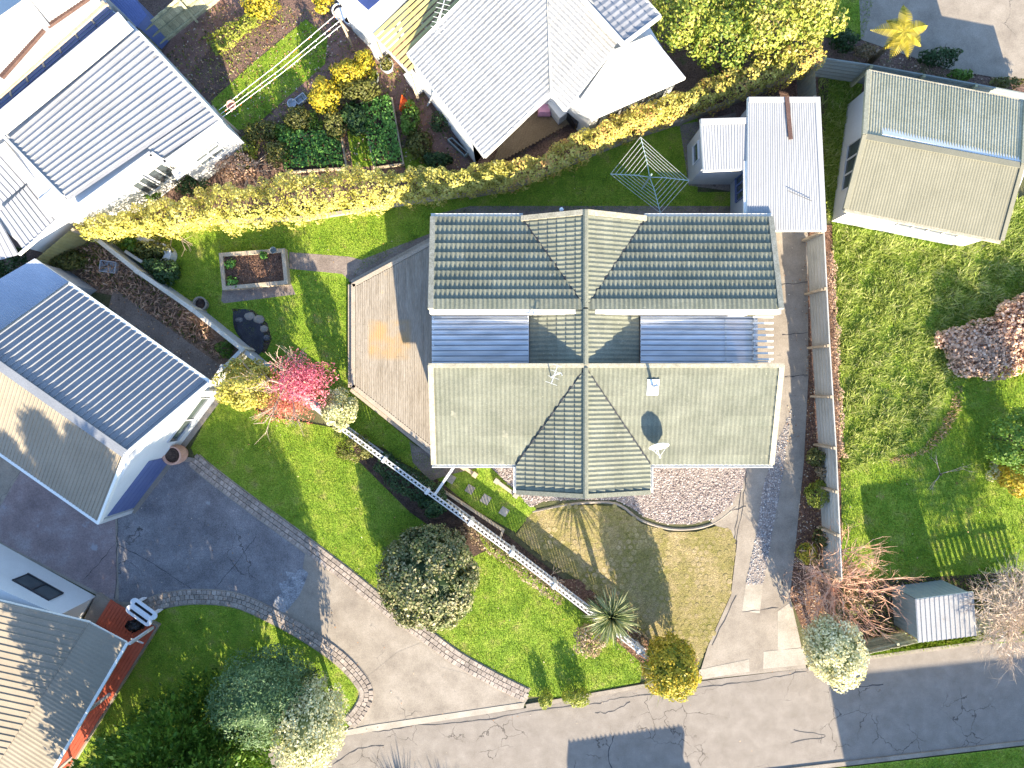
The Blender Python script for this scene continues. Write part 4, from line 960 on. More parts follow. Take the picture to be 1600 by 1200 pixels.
# small tin shed at the road
zs = 1.95
K = thing('garden_shed', 'small grey tin shed with pale ribbed roof by the roadside strip', 'shed', P(1440,955)[:])
k4 = [P(1436,1004,zs-.08), P(1526,993,zs-.08), P(1521,925,zs), P(1432,937,zs)]
corr(K, k4[0], k4[1], k4[2], k4[3], iron_w, .19, .02, 'rib', .8); slab(K, 'fascia', k4, gutter_m, .015, .07, .01)
b4 = [P(1436,1004,zs), P(1526,993,zs), P(1521,925,zs), P(1432,937,zs)]; cen = sum(b4, Vector())/4
b4 = [Vector((cen.x+(v.x-cen.x)*.94, cen.y+(v.y-cen.y)*.94, 0)) for v in b4]
for i in range(4):
    a, b = b4[i].copy(), b4[(i+1)%4].copy(); d = b-a; 
    V = []; F = []; nrm = Vector((d.y, -d.x, 0)).normalized(); n = int(d.length/.10)
    for s in range(n+1):
        h = .02 if s % 2 else 0
        for z in (0, zs-.1): V.append(a+d*(s/n)+nrm*h+Vector((0,0,z)))
    for s in range(n): F.append((2*s, 2*s+2, 2*s+3, 2*s+1))
    obj('wall_sheet', V, F, shed_m, K)

# ------------------------------------------------------------------ left neighbour with the blue garage door
LH = thing('house', 'white house with blue garage door and blue grey ribbed roof, left edge', 'house', (-15, 0, 0))
zE, zR = 2.6, 3.9
e1 = P(327,599,zE); r1 = P(197,709,zR); w1 = P(155,816,zE); e0 = P(106,444,zE); r0 = r1+(e0-e1); w0 = w1+(e0-e1)*1.25; r0b = r1+(e0-e1)*1.25
corr(LH, e1, e0, r0, r1, iron_b, .26, .022, 'thin', .78); corr(LH, w0, w1, r1, r0b, iron_t, .16, .014, 'thin', .8)
slab(LH, 'fascia', [e0, e1, r1, r0], gutter_m, .04, .14, .03); slab(LH, 'fascia', [w0, w1, r1, r0b], gutter_m, .04, .14, .03)
mb = MB(); mb.bar(r1+Vector((0,0,.05)), r0b+Vector((0,0,.05)), .32, .05); mb.build('ridge_cap', iron_b, LH)
mb = MB(); dd = (r1-e1).normalized(); mb.bar(e1+Vector((0,0,.03)), r1+Vector((0,0,.03)), .10, .12); mb.bar(w1+Vector((0,0,.03)), r1+Vector((0,0,.03)), .10, .12); mb.build('barge', gutter_m, LH)
dn = (e1-e0).normalized(); sn = Vector((-dn.y, dn.x, 0))
for a, b, k in ((e0, e1, .06), (w0, w1, -.06)): mb = MB(); mb.bar(a+sn*k+Vector((0,0,-.04)), b+sn*k+Vector((0,0,-.04)), .11, .09); mb.build('gutter', gutter_m, LH)
c1, c2 = P(347,611), P(205,798)
ln = (e0-e1)*.98; ln.z = 0; c3, c4_ = c2+ln, c1+ln
gable_body(LH, [c1, c4_, c3, c2][3:]+[c1, c4_, c3], 0, 2.45, [lerp3(c1,c2,3.62), lerp3(c3,c4_,3.62)], wallw_m)
dw = c1-c2
def onw(f, out=0.0, z=0.0):
    n = Vector((dw.y, -dw.x, 0)).normalized(); return c2+dw*f+n*out+Vector((0,0,z))
mb = MB()
for k in range(5):
    z0_, z1_ = .02+k*.40, .39+k*.40
    V = [onw(f, o_, z) for o_ in (.005, .035) for f, z in ((.03,z0_),(.46,z0_),(.46,z1_),(.03,z1_))]; mb.add(V, [(4,5,6,7),(0,4,7,3),(1,2,6,5),(3,7,6,2),(0,1,5,4)])
mb.build('garage_door', blue_m, LH)
window(LH, onw(.60), onw(.95), .85, 1.6, 2, fm=wallg_m)
mb = MB(); mb.bar(onw(.0,.10,.03), onw(1.0,.10,.03), .22, .06); mb.build('foundation_strip', conc_m, LH)
mb = MB(); mb.bar(onw(-.012,.04,1.2), onw(.02,.04,1.2), .1, 2.4); mb.build('door_jamb', white_m, LH)
# pale blue lean-to behind it
LT = thing('lean_to', 'pale blue flat iron lean-to joined to the left house', 'shed', (-20, 4.5, 0))
q4 = [P(107,440,2.2), P(-60,560,2.2), P(-110,500,2.3), P(54,404,2.3)]
corr(LT, q4[0], q4[1], q4[2], q4[3], iron_lb, .09, .012, 'sin', .8); slab(LT, 'fascia', q4, gutter_m, .03, .1, .0)
cen = sum(q4, Vector())/4
mb = MB(); mb.prism([(cen.x+(v.x-cen.x)*.94, cen.y+(v.y-cen.y)*.94) for v in q4], 0, 2.05); mb.build('wall', wallg_m, LT)

# ------------------------------------------------------------------ lower left house with the red veranda
BH = thing('house', 'white house with tan ribbed roof and red veranda, bottom left corner', 'house', (-18, -12, 0))
f0, f1 = P(138,973,2.55), P(18,1160,2.55); f1 = f0+(f1-f0)*1.5
u0 = f0+(P(-20,928,3.0)-P(138,973,2.55))*1.8; u0.z = 4.0; u1 = u0+(f1-f0)
corr(BH, f1, f0, u0, u1, iron_t, .27, .018, 'thin', .81)
v0, v1 = P(197,1004,2.2), P(83,1200,2.2); v1 = v0+(v1-v0)*1.5
corr(BH, v1, v0, f0+Vector((0,0,-.03)), f1+Vector((0,0,-.03)), iron_t, .17, .02, 'sin', .85, 'veranda_sheet')
slab(BH, 'fascia', [f1, f0, u0, u1], gutter_m, .05, .14, .0); slab(BH, 'fascia', [v1, v0, f0+Vector((0,0,-.03)), f1+Vector((0,0,-.03))], gutter_m, .04, .08, .0)
mb = MB(); n_ = Vector(((v0-v1).y, -(v0-v1).x, 0)).normalized(); mb.bar(v0+n_*.05+Vector((0,0,-.02)), v1+n_*.05+Vector((0,0,-.02)), .11, .09); mb.build('gutter', gutter_m, BH)
b0, b1 = P(-120,782), P(150,932); bd = (f1-f0); bd.z = 0
body = [b0, b1, b1+bd, b0+bd]
V = [Vector((p.x,p.y,0)) for p in body]+[Vector((b0.x,b0.y,3.9)), Vector((b1.x,b1.y,2.42)), Vector((b1.x+bd.x,b1.y+bd.y,2.42)), Vector((b0.x+bd.x,b0.y+bd.y,3.9))]
o = obj('wall', V, [(0,1,5,4),(1,2,6,5),(2,3,7,6),(3,0,4,7),(4,5,6,7),(3,2,1,0)], wallw_m, BH)
bm = bmesh.new(); bm.from_mesh(o.data); bmesh.ops.recalc_face_normals(bm, faces=bm.faces); bm.to_mesh(o.data); bm.free()
db = b1-b0
window(BH, b0+db*.90, b0+db*.70, 1.1, 1.9, 2, fm=dark_m); window(BH, b0+db*.46, b0+db*.36, 1.0, 2.1, 1, fm=dark_m)
# red veranda floor, boards joined (each about three pixels wide), posts and rail
vd = [P(150,928,.3), P(184,950,.3), P(247,978,.3), P(90,1232,.3), P(20,1190,.3)]
mb = MB(); mb.prism([(p.x,p.y) for p in vd], 0, .26); mb.build('veranda_base', conc_m, BH)
rb = MB(); ddn = (vd[3]-vd[2]).normalized(); prp = Vector((ddn.y, -ddn.x, 0)); prp = prp if prp.x < 0 else -prp
for k in range(16):
    a = vd[2]+prp*(.12+k*.14); rb.bar(a+ddn*(.1-k*.0)+Vector((0,0,.0)), a+ddn*8.3, .13, .04)
o = rb.build('floor_boards', reddeck_m, BH); o['kind'] = 'stuff'
for (px, tp) in (((243,978),(197,1003)), ((176,1081),(140,1108)), ((116,1180),(84,1203))):
    a = P(*px, .1); b = P(*tp, 2.2); b = Vector((a.x, a.y, 2.15)); mb = MB(); mb.bar(a, b, .10, .10); mb.build('post', white_m, BH)
mb = MB(); mb.bar(P(224,1005,1.0), P(205,998,1.0), .05, .05); mb.build('rail', white_m, BH)
# ------------------------------------------------------------------ upper left: flat roofed white building
A_ = thing('building', 'white flat roofed building with deep ribbed roof and parapets, upper left', 'building', (-19, 12, 0))
zA = 3.0
a0, a1, a2, a3 = P(12,218,zA-.12), P(120,318,zA-.12), P(343,187,zA), P(214,47,zA)
an = P(262,250,zA-.03)
corr(A_, P(108,313,zA-.12), a0, a3, P(323,167,zA), iron_w, .23, .02, 'rib', .69)
corr(A_, P(251,248,zA-.06), P(231,231,zA-.06), P(324,168,zA), P(342,187,zA), iron_w, .23, .02, 'rib', .69)
body = [P(194,26,zA), P(214,47,zA), P(345,190,zA), P(262,252,zA), P(240,238,zA), P(128,322,zA), P(112,312,zA), P(96,336,zA), P(-60,180,zA), P(0,200,zA)]
mb = MB(); mb.prism([(v.x, v.y) for v in body], 0, 2.72); mb.build('wall', wallw_m, A_)
def cap(a, b, w=.3, h=.18, z=.0, m=white_m, nm_='parapet'):
    mb = MB(); mb.bar(a+Vector((0,0,z)), b+Vector((0,0,z)), w, h); mb.build(nm_, m, A_)
cap(P(-40,232,zA), P(200,36,zA), .62, .2, .02, white_m); cap(P(-40,215,zA), P(190,24,zA), .16, .26, .03, wallg_m)
cap(P(236,240,zA), P(118,326,zA), .22, .16, -.06); cap(P(236,240,zA), P(258,255,zA), .2, .16, -.06); cap(P(258,255,zA), P(348,190,zA), .25, .16, -.06)
cap(P(216,50,zA), P(346,190,zA), .10, .12, -.02, gutter_m, 'gutter'); cap(P(6,214,zA), P(96,306,zA), .10, .16, -.08)
w0_, w1_ = P(130,324,zA), P(240,240,zA); w0_.z = w1_.z = 0; dA = (w1_-w0_)
for f0_, f1_ in ((.52,.70),(.74,.97)):
    window(A_, w0_+dA*f0_, w0_+dA*f1_, .9, 2.2, 2)
w2_, w3_ = P(262,254,zA), P(346,192,zA); w2_.z = w3_.z = 0; dB = w3_-w2_; window(A_, w2_+dB*.28, w2_+dB*.72, 1.3, 2.0, 2)
# veranda roof piece low on that wall
LTn = thing('awning', 'small grey sloping awning on the lower wall of the flat roofed building', 'awning', P(340,225)[:])
slab(LTn, 'awning_panel', [P(268,268,1.9), P(352,205,1.9), P(358,222,1.7), P(276,282,1.7)], wallg_m, 0, .05); 
for q_ in ((352,220),(276,278)): mb = MB(); mb.box(P(*q_), .06, .06, 1.7); mb.build('post', white_m, LTn)
# glazed strip with timber edge
SG = thing('glazed_lean_to', 'long blue glazed lean-to roof with timber edge above the flat roofed building', 'lean-to', (-20, 14, 0))
g0, g1, g2, g3 = P(-60,242,2.6), P(187,28,2.6), P(165,5,2.9), P(-60,203,2.9)
npn = 9
for i in range(npn):
    obj('glass_panel', [g0.lerp(g1,i/npn+.003), g0.lerp(g1,(i+1)/npn-.003), g3.lerp(g2,(i+1)/npn-.003), g3.lerp(g2,i/npn+.003)]+[v-Vector((0,0,.02)) for v in (g0.lerp(g1,i/npn+.003), g0.lerp(g1,(i+1)/npn-.003), g3.lerp(g2,(i+1)/npn-.003), g3.lerp(g2,i/npn+.003))], [(0,1,2,3),(7,6,5,4),(0,4,5,1),(2,6,7,3)], strip_m, SG)
mb = MB(); mb.bar(g3+Vector((0,0,.03)), g2+Vector((0,0,.03)), .20, .10)
for i in range(npn+1): mb.bar(g3.lerp(g2,i/npn)+Vector((0,0,.02)), g3.lerp(g0,.4).lerp(g2.lerp(g1,.4),i/npn)+Vector((0,0,.02)), .07, .05)
mb.build('timber_frame', timber_m, SG)
mb = MB()
for i in range(1,6): mb.bar(g0.lerp(g3,i/6)+Vector((0,0,.015)), g1.lerp(g2,i/6)+Vector((0,0,.015)), .03, .03)
mb.build('glazing_bar', blue_m, SG)
mb = MB(); cw = [g0,g1,g2,g3]; mb.prism([(v.x,v.y) for v in cw], 0, 2.4); mb.build('wall', wallw_m, SG)
# upper left corner house
Bq = thing('house', 'white house with brown edged pale ribbed roofs in the upper left corner', 'house', (-25, 15, 0))
zb2, zt2 = 3.3, 4.4
corr(Bq, P(3,119,zb2), P(68,46,zb2), P(38,-2,zt2), P(-80,80,zt2), iron_w, .14, .016, 'sin', .8); corr(Bq, P(75,39,zb2), P(150,-12,zb2), P(110,-40,zt2), P(40,-2,zt2), iron_w, .17, .02, 'sin', .8)
for a_, b_ in (((2,121),(68,46)), ((74,41),(150,-12))): mb = MB(); mb.bar(P(*a_,zb2), P(*b_,zb2), .16, .14); mb.build('gutter', rust_m, Bq)
mb = MB(); mb.bar(P(39,-2,zt2), P(74,42,zb2)+Vector((0,0,.06)), .3, .06); mb.build('valley_flashing', iron_b, Bq)
mb = MB(); mb.prism([(v.x,v.y) for v in (P(-80,195,2.9),P(0,150,2.9),P(150,16,2.9),P(150,-20,2.9),P(-80,-60,2.9))], 0, 2.6); mb.build('wall', wallw_m, Bq)
slab(Bq, 'flat_roof', [P(-80,200,3.0), P(0,147,3.0), P(158,5,3.0), P(140,-30,3.0), P(-80,-60,3.0)], white_m, 0, .2)
# blue shed at the top
Bs = thing('shed', 'small shed with deep blue iron roof beside the paling fence at the top', 'shed', P(198,20)[:])
s4 = [P(214,42,2.0), P(230,24,2.0), P(205,-12,2.3), P(166,-6,2.3)]
corr(Bs, s4[0], s4[1], s4[2], s4[3], blue_m, .10, .014, 'sin', .4); slab(Bs, 'fascia', s4, blue_m, .03, .1); cen = sum(s4, Vector())/4
mb = MB(); mb.prism([(cen.x+(v.x-cen.x)*.92, cen.y+(v.y-cen.y)*.92) for v in s4], 0, 1.85); mb.build('wall', blue_m, Bs)
# rusty roof at the left edge
Rl = thing('lean_to', 'low white iron lean-to roof with orange rust patch, left edge', 'shed', P(40,345)[:])
corr(Rl, P(36,390,2.3), P(92,338,2.3), P(48,284,2.45), P(-4,333,2.45), iron_r, .22, .022, 'rib', .66); corr(Rl, P(-14,332,2.5), P(46,282,2.5), P(2,232,2.75), P(-60,284,2.75), iron_r, .22, .022, 'rib', .66)
corr(Rl, P(-50,420,2.2), P(30,398,2.2), P(-4,338,2.4), P(-60,360,2.4), iron_r, .22, .022, 'rib', .66)
mb = MB(); mb.bar(P(4,226,2.8), P(94,338,2.55), .34, .16); mb.build('parapet', white_m, Rl); mb = MB(); mb.bar(P(30,398,2.3), P(98,340,2.3), .09, .10); mb.build('gutter', gutter_m, Rl)
mb = MB(); mb.prism([(v.x,v.y) for v in (P(36,386,2.2),P(88,340,2.2),P(0,240,2.2),P(-60,300,2.2))], 0, 2.15); mb.build('wall', wallw_m, Rl)
mb = MB(); mb.box(P(118,328,1.3), .9, .75, 2.75-1.3, math.radians(40)); mb.prism([(v.x,v.y) for v in (P(96,340,2.4),P(116,314,2.4),P(132,322,2.4),P(120,344,2.4))], 0, 2.3); mb.build('end_wall', white_m, Rl)
dk2 = thing('deck', 'narrow brown timber deck below the flat roofed building behind the hedge', 'deck', P(170,330)[:])
mb = MB()
for k in range(14):
    a = P(128,344,0)+Vector((.09*k,.055*k,.25)); mb.bar(a, a+Vector((1.55,.98,0))*1.0+Vector((0,0,0)), .06, .04)
o = mb.build('deck_boards', brickpath_m, dk2); o['kind'] = 'stuff'

# ------------------------------------------------------------------ top middle: big pale tiled roof
TM = thing('house', 'house with wide pale tiled hip roof behind the hedge, top of photo', 'house', (0, 13, 0))
def solve_plane(pts):
    a, b, c = [Vector(p) for p in pts]; n = (b-a).cross(c-a).normalized(); return a, (n if n.z > 0 else -n)
eL0, eL1 = P(637,85,2.6), P(757,245,2.6); hipB = P(861,145,3.62); hipT = P(836,-70,3.62+1.4)
# left plane: eave eL0-eL1, extended up
uL = (eL1-eL0).normalized(); sL = Vector((-uL.y, uL.x, 0)); sL = sL if sL.dot(hipB-eL0) > 0 else -sL; run = (hipB-eL0).dot(sL); pt = (3.62-2.6)/run
def onL(p): return Vector((p.x, p.y, 2.6+(p-eL0).dot(sL)*pt))
hipB = onL(hipB)
eR0 = P(883,172,3.38); eR1 = P(958,75,3.38); uR = (eR1-eR0).normalized(); sR = Vector((-uR.y, uR.x, 0)); sR = sR if sR.dot(hipB-eR0) > 0 else -sR
runR = (hipB-eR0).dot(sR); ptR = (hipB.z-3.38)/runR
# hip where both planes meet: march
hd = Vector((0,1,0)); best = None
for k in range(-40, 41):
    d = Vector((k*.01, 1, 0)); p = hipB+d*4; e = abs((2.6+(p-eL0).dot(sL)*pt)-(3.38+(p-eR0).dot(sR)*ptR))
    if best is None or e < best[0]: best = (e, d)
hd = Vector((-.045,1,0)); hT = hipB+hd*7; hT = onL(hT)
ptR2 = ((hT.z-3.38)/((hT-eR0).dot(sR)))
e_ext = eL0-uL*9
tile_slope(TM, e_ext, eL1, Vector((e_ext.x, e_ext.y, 2.6))+sL*8+Vector((0,0,8*pt)), tilew_m, [[vplane(hipB, hT, Vector((-30,10,0))), (P(760,-60,0), Vector((0,-1,0))), vplane(eL0, eL0+sL*5, eL1)]], nc=22, step=.03)
tile_slope(TM, eR0, eR1+uR*6, eR0+sR*6+Vector((0,0,6*ptR)), tilew_m, [[vplane(hipB, hT, Vector((30,10,0))), (P(760,-60,0), Vector((0,-1,0))), vplane(P(912,0,3.4), P(974,68,3.4), Vector((0,0,0)))]], nc=16, step=.04)
slab(TM, 'roof_deck', [eL0, eL1, hipB, hT, onL(eL0+sL*6)], white_m, .06, .10, -.05)
mb = MB(); mb.bar(hipB+Vector((0,0,.06)), hT+Vector((0,0,.05)), .09, .05); mb.build('ridge_cap', fence_iron, TM)
for a, b in ((eL0, eL1), (eL1, hipB), (hipB, eR0), (eR0, eR1), (eL0, onL(eL0+sL*4))):
    mb = MB(); mb.bar(a-Vector((0,0,.04)), b-Vector((0,0,.04)), .10, .16); mb.build('gutter' if a is eL0 else 'barge', white_m, TM)
# darker tiled wing facing away from the sun
q0, q1, q2, q3 = P(973,70,3.9), P(910,0,3.9), P(1000,-2,3.3), P(1040,36,3.3)
uu = (q0-q1).normalized(); q1e = q1-uu*3
dsl = (q3-q0); dsl = dsl-uu*dsl.dot(uu)
tile_slope(TM, q0+dsl, q1e+dsl, q0, tiled_m, nc=5, L=1.0, pans=4, step=.05)
mb = MB(); mb.bar(q0+Vector((0,0,.05)), q1e+Vector((0,0,.05)), .18, .10); mb.bar(q0+dsl, q1e+dsl, .1, .14); mb.bar(q0, q0+dsl, .12, .16); mb.build('barge', white_m, TM)
slab(TM, 'roof_deck', [q0, q1e, q1e+dsl, q0+dsl], white_m, .06, .1, -.04)
fl = [P(905,157,2.95), P(960,77,2.95), P(1017,54,2.95), P(1071,121,2.95), P(926,185,2.95)]
slab(TM, 'flat_roof', fl, white_m, 0, .16); mb = MB()
for i in range(2,5): mb.bar(fl[i]+Vector((0,0,-.10)), fl[(i+1)%5]+Vector((0,0,-.10)), .05, .12)
mb.build('fascia', gutter_m, TM)
wl = [P(642,90,2.6), P(738,224,2.6), P(724,206,2.6), P(808,126,2.6), P(860,132,2.6), P(893,150,2.6), P(926,178,2.6), P(1062,118,2.6), P(1010,30,2.6), P(1010,-80,2.6), P(720,-80,2.6), P(722,15,2.6)]
mb = MB(); mb.prism([(v.x,v.y) for v in wl], 0, 2.5); mb.build('wall', wallw_m, TM)
mb = MB(); mb.tube([eL0.lerp(eL1,.36)+Vector((-.08,-.02,-.1)), P(676,150,1.2), P(668,165,.05)], .04, 6); mb.build('downpipe', white_m, TM)
wa, wb = P(930,180,2.6), P(1056,122,2.6); wa.z = wb.z = 0; 
for f in (.08,.38,.68): window(TM, wa+(wb-wa)*f, wa+(wb-wa)*(f+.24), .5, 2.2, 2, fm=dark_m)
# slatted pergola beside it
PG = thing('pergola', 'slatted yellow timber pergola between the two white roofs at the top', 'pergola', P(610,70)[:])
pa, pb, pc, pd = P(582,52,2.6), P(640,114,2.6), P(735,20,2.6), P(682,-40,2.6)
for k in range(10):
    f = (k+.5)/10; a, b = pa.lerp(pb, f), pd.lerp(pc, f)
    if f > .72: b = a.lerp(b, max(.2, 1-(f-.72)*3))
    mb = MB(); mb.bar(a, b, .13, .05); mb.build('slat', yellow_slat, PG)
mb = MB(); mb.bar(pa-Vector((0,0,.08)), pb-Vector((0,0,.08)), .09, .14); mb.build('beam', white_m, PG)
mb = MB(); mb.bar(pd.lerp(pa,.5)-Vector((0,0,.08)), pc.lerp(pb,.5)-Vector((0,0,.08)), .09, .14); mb.build('beam', timber_m, PG)
for q_ in (pa, pb): mb = MB(); mb.box((q_.x,q_.y,0), .1, .1, 2.5); mb.build('post', timber_m, PG)
mb = MB(); mb.prism([(v.x,v.y) for v in (P(600,80,0),P(660,130,0),P(760,20,0),P(700,-40,0))], 0, .12); mb.build('floor', brickpath_m, PG)
FR = thing('porch', 'white flat roofed porch with blue skylight at the top edge', 'porch', P(560,20)[:])
f4 = [P(524,-4,2.6), P(582,54,2.6), P(640,-6,2.6), P(590,-60,2.6)]
slab(FR, 'flat_roof', f4, white_m, 0, .15); mb = MB(); mb.prism([(v.x,v.y) for v in (P(528,-4,2.6),P(580,48,2.6),P(632,-6,2.6),P(590,-60,2.6))], 0, 2.4); mb.build('wall', wallw_m, FR)
mb = MB(); mb.prism([(v.x,v.y) for v in (P(556,-2,2.7),P(575,15,2.7),P(594,-1,2.7),P(576,-20,2.7))], 2.61, 2.68); mb.build('skylight', solar_m, FR)
mb = MB(); mb.prism([(v.x,v.y) for v in (P(553,-2,2.7),P(575,18,2.7),P(597,-1,2.7),P(576,-24,2.7))], 2.6, 2.645); mb.build('skylight_frame', gutter_m, FR)
av = P(690,38,2.9); t = thing('tv_aerial', 'large comb shaped white aerial over the pergola at the top', 'aerial', (av.x, av.y-.6, 2.6))
aerial(t, P(680,42,2.7), P(692,10,4.2), (.25,1,.05), 12, 2.0, .28); 
TD = thing('deck', 'shaded brown timber deck in the corner of the pale tiled house', 'deck', P(860,190)[:])
tp = [P(745,236), P(845,160), P(920,165), P(935,200), P(800,260)]; mb = MB()
d1 = (P(900,170)-P(845,235)).normalized()
for k in range(31):
    a = P(770,262)+Vector((.145*k,.080*k,0)); 
    m2 = a+Vector((0,0,.18)); mb.bar(m2, m2+Vector((.85,2.2,0)), .10, .04)
o = mb.build('deck_boards', deck2_m, TD); o['kind'] = 'stuff'
ot = thing('ottoman', 'pink cube ottoman on the shaded timber deck', 'ottoman', P(850,174)[:])
c = P(850,174,.22); mb = MB(); mb.add([c+Vector(q) for q in [(-.25,-.22,0),(.25,-.22,0),(.25,.22,0),(-.25,.22,0),(-.27,-.24,.2),(.27,-.24,.2),(.27,.24,.2),(-.27,.24,.2),(-.22,-.19,.42),(.22,-.19,.42),(.22,.19,.42),(-.22,.19,.42)]], [(8,9,10,11)]+[(4*l+i,4*l+(i+1)%4,4*l+4+(i+1)%4,4*l+4+i) for l in (0,1) for i in range(4)]); mb.build('cushion', pink_m, ot)
c = P(872,178,.22); t = thing('storage_box', 'grey storage cupboard in the corner of the shaded deck', 'box', c[:]); mb = MB(); mb.box(c, .55, .75, .8, math.radians(38)); mb.build('body', plas_g, t); mb = MB(); mb.box(c+Vector((0,0,.8)), .6, .8, .06, math.radians(38)); mb.build('lid', plas_g, t)
c = P(896,186,.2); t = thing('barbecue', 'dark barbecue with pale round lid by the flat white roof', 'barbecue', c[:]); mb = MB(); mb.box(c, .5, .8, .7, math.radians(35)); mb.build('cart', black_m, t); mb = MB(); mb.lathe(c+Vector((-.1,.1,.7)), [(.2,0),(.18,.1),(.05,.16)], 12); mb.build('lid', plas_w, t)

# ------------------------------------------------------------------ houses across the road, below the picture: they throw the road's shadows
def plain_house(name, label, c, sx, sy, ze_, zr_, rot, mroof, chim=False):
    t = thing(name, label, 'house', (c[0], c[1], 0)); R = Matrix.Rotation(rot, 4, 'Z')
    def q(x, y, z): return Vector(c).to_3d()+R @ Vector((x, y, z)) if len(c) == 3 else Vector((c[0], c[1], 0))+R @ Vector((x, y, z))
    gable_body(t, [q(-sx/2+.3,-sy/2+.4,0), q(-sx/2+.3,sy/2-.4,0), q(sx/2-.3,sy/2-.4,0), q(sx/2-.3,-sy/2+.4,0)], 0, ze_-.1, [q(-sx/2+.3,0,zr_-.12), q(sx/2-.3,0,zr_-.12)], wallw_m)
    corr(t, q(sx/2,sy/2,ze_), q(-sx/2,sy/2,ze_), q(-sx/2,0,zr_), q(sx/2,0,zr_), mroof, .2, .02, 'rib', 1.0); corr(t, q(-sx/2,-sy/2,ze_), q(sx/2,-sy/2,ze_), q(sx/2,0,zr_), q(-sx/2,0,zr_), mroof, .2, .02, 'rib', 1.0)
    slab(t, 'fascia', [q(sx/2,sy/2,ze_), q(-sx/2,sy/2,ze_), q(-sx/2,0,zr_), q(sx/2,0,zr_)], gutter_m, .04, .12); slab(t, 'fascia', [q(-sx/2,-sy/2,ze_), q(sx/2,-sy/2,ze_), q(sx/2,0,zr_), q(-sx/2,0,zr_)], gutter_m, .04, .12)
    for s in (-1, 1):
        for x in (-sx*.25, sx*.15):
            a, b = q(x, s*(sy/2-.4), 0), q(x+1.6, s*(sy/2-.4), 0); window(t, *((a, b) if s < 0 else (b, a)), .9, 2.0, 2)
    return t
plain_house('house', 'grey roofed cottage across the road below the photo', (6.9,-23.1), 4.9, 5.0, 2.6, 3.25, math.radians(8), iron_b)
plain_house('house', 'tall tan roofed house across the road at the lower right', (25.6,-24.0), 17.0, 9.0, 3.6, 5.6, math.radians(6), iron_t)
# ------------------------------------------------------------------ fences and walls
def iron_fence(name, label, tops, h, n, mat, side, group=None, horiz=True, rail=True, postm=None):
    """corrugated fence; tops: picture points of the top edge; panels and posts are parts"""
    p = [P(a, b, h) for a, b in tops]; t = thing(name, label, 'fence', (p[0].x, p[0].y, 0), group)
    pts = []
    for i in range(len(p)-1):
        k = n[i]
        for j in range(k): pts.append(p[i].lerp(p[i+1], j/k))
    pts.append(p[-1])
    for i in range(len(pts)-1):
        a, b = pts[i].copy(), pts[i+1].copy(); a.z = b.z = 0; d = (b-a); nn = Vector((-d.y, d.x, 0)).normalized()*side; V = []; F = []
        if horiz:
            m = 12
            for k in range(m+1):
                z = .05+(h-.05)*k/m; o = nn*(.03 if k % 2 else 0)
                V += [a+d*.01+o+Vector((0,0,z)), b-d*.01+o+Vector((0,0,z))]
        else:
            m = max(4, int(d.length/.085))
            for k in range(m+1):
                o = nn*(.018 if k % 2 else 0)
                V += [a+d*(k/m)+o+Vector((0,0,.05)), a+d*(k/m)+o+Vector((0,0,h))]
        for k in range(m): F.append((2*k, 2*k+2, 2*k+3, 2*k+1))
        obj('panel', V, F, mat, t)
        if rail:
            mb = MB(); mb.bar(a+nn*.02+Vector((0,0,h)), b+nn*.02+Vector((0,0,h)), .05, .035); mb.build('cap_rail', mat, t)
    for i, q in enumerate(pts):
        mb = MB(); d = (pts[min(i+1,len(pts)-1)]-pts[max(i-1,0)]).normalized(); nn = Vector((-d.y, d.x, 0))*side
        c = Vector((q.x, q.y, 0))+nn*.08; mb.box(c, .11, .11, h+.04, math.atan2(d.y, d.x)); mb.build('post', postm or timber_m, t)
        if rail:
            mb = MB(); mb.bar(c+nn*.10+Vector((0,0,.05)), c+nn*.06+Vector((0,0,h-.1)), .08, .08); mb.build('brace', postm or timber_m, t)
    return t
iron_fence('iron_fence', 'long grey ribbed iron fence between the drive and the long grass', [(1288,362),(1297,540),(1307,700),(1316,905)], 1.75, [2,2,3], fence_iron, -1)
iron_fence('iron_fence', 'short blue grey iron fence running down from the hedge to the garage', [(1273,92),(1276,152)], 1.8, [1], fence_blue, -1, horiz=False, rail=False)
iron_fence('iron_fence', 'blue grey iron fence behind the small white house, top right', [(1273,88),(1362,101),(1526,131),(1640,153)], 1.7, [1,2,1], fence_blue, -1, horiz=True, rail=True, postm=fence_tim)
iron_fence('iron_fence', 'yellow green iron fence sunlit beside the rusting lean-to', [(52,408),(112,357)], 1.5, [1], yellow_slat, -1, horiz=False, rail=False)

def paling(name, label, tops, h, mat, w=.15, gap=.008, side=1, rails=True, z0=0):
    p = [P(a, b, h) for a, b in tops]; t = thing(name, label, 'fence', (p[0].x, p[0].y, 0))
    me = shared_box('paling', w, .022, h-.05, mat)
    for i in range(len(p)-1):
        a, b = p[i].copy(), p[i+1].copy(); a.z = b.z = 0; d = b-a; L = d.length; d.normalize(); nn = Vector((-d.y, d.x, 0))*side; n = int(L/(w+gap))
        for k in range(n):
            q = a+d*((k+.5)*(w+gap)); o = link('paling', me, None, t, loc=(q.x, q.y, .04+rnd.uniform(-.02,.02))); o.rotation_euler = (rnd.uniform(-.015,.015), 0, math.atan2(d.y, d.x)+rnd.uniform(-.02,.02))
        if rails:
            for z in (.3, h*.55, h-.2):
                mb = MB(); mb.bar(a-nn*.045+Vector((0,0,z)), b-nn*.045+Vector((0,0,z)), .05, .08); mb.build('rail', mat, t)
            for k in range(int(L/2)+1):
                q = a+d*min(L, k*2.0); mb = MB(); mb.box(q-nn*.11, .1, .1, h, math.atan2(d.y, d.x)); mb.build('post', mat, t)
    return t
paling('paling_fence', 'green grey wooden paling fence half in sun at the top', [(216,46),(330,-44)], 1.65, fence_tim, .19)
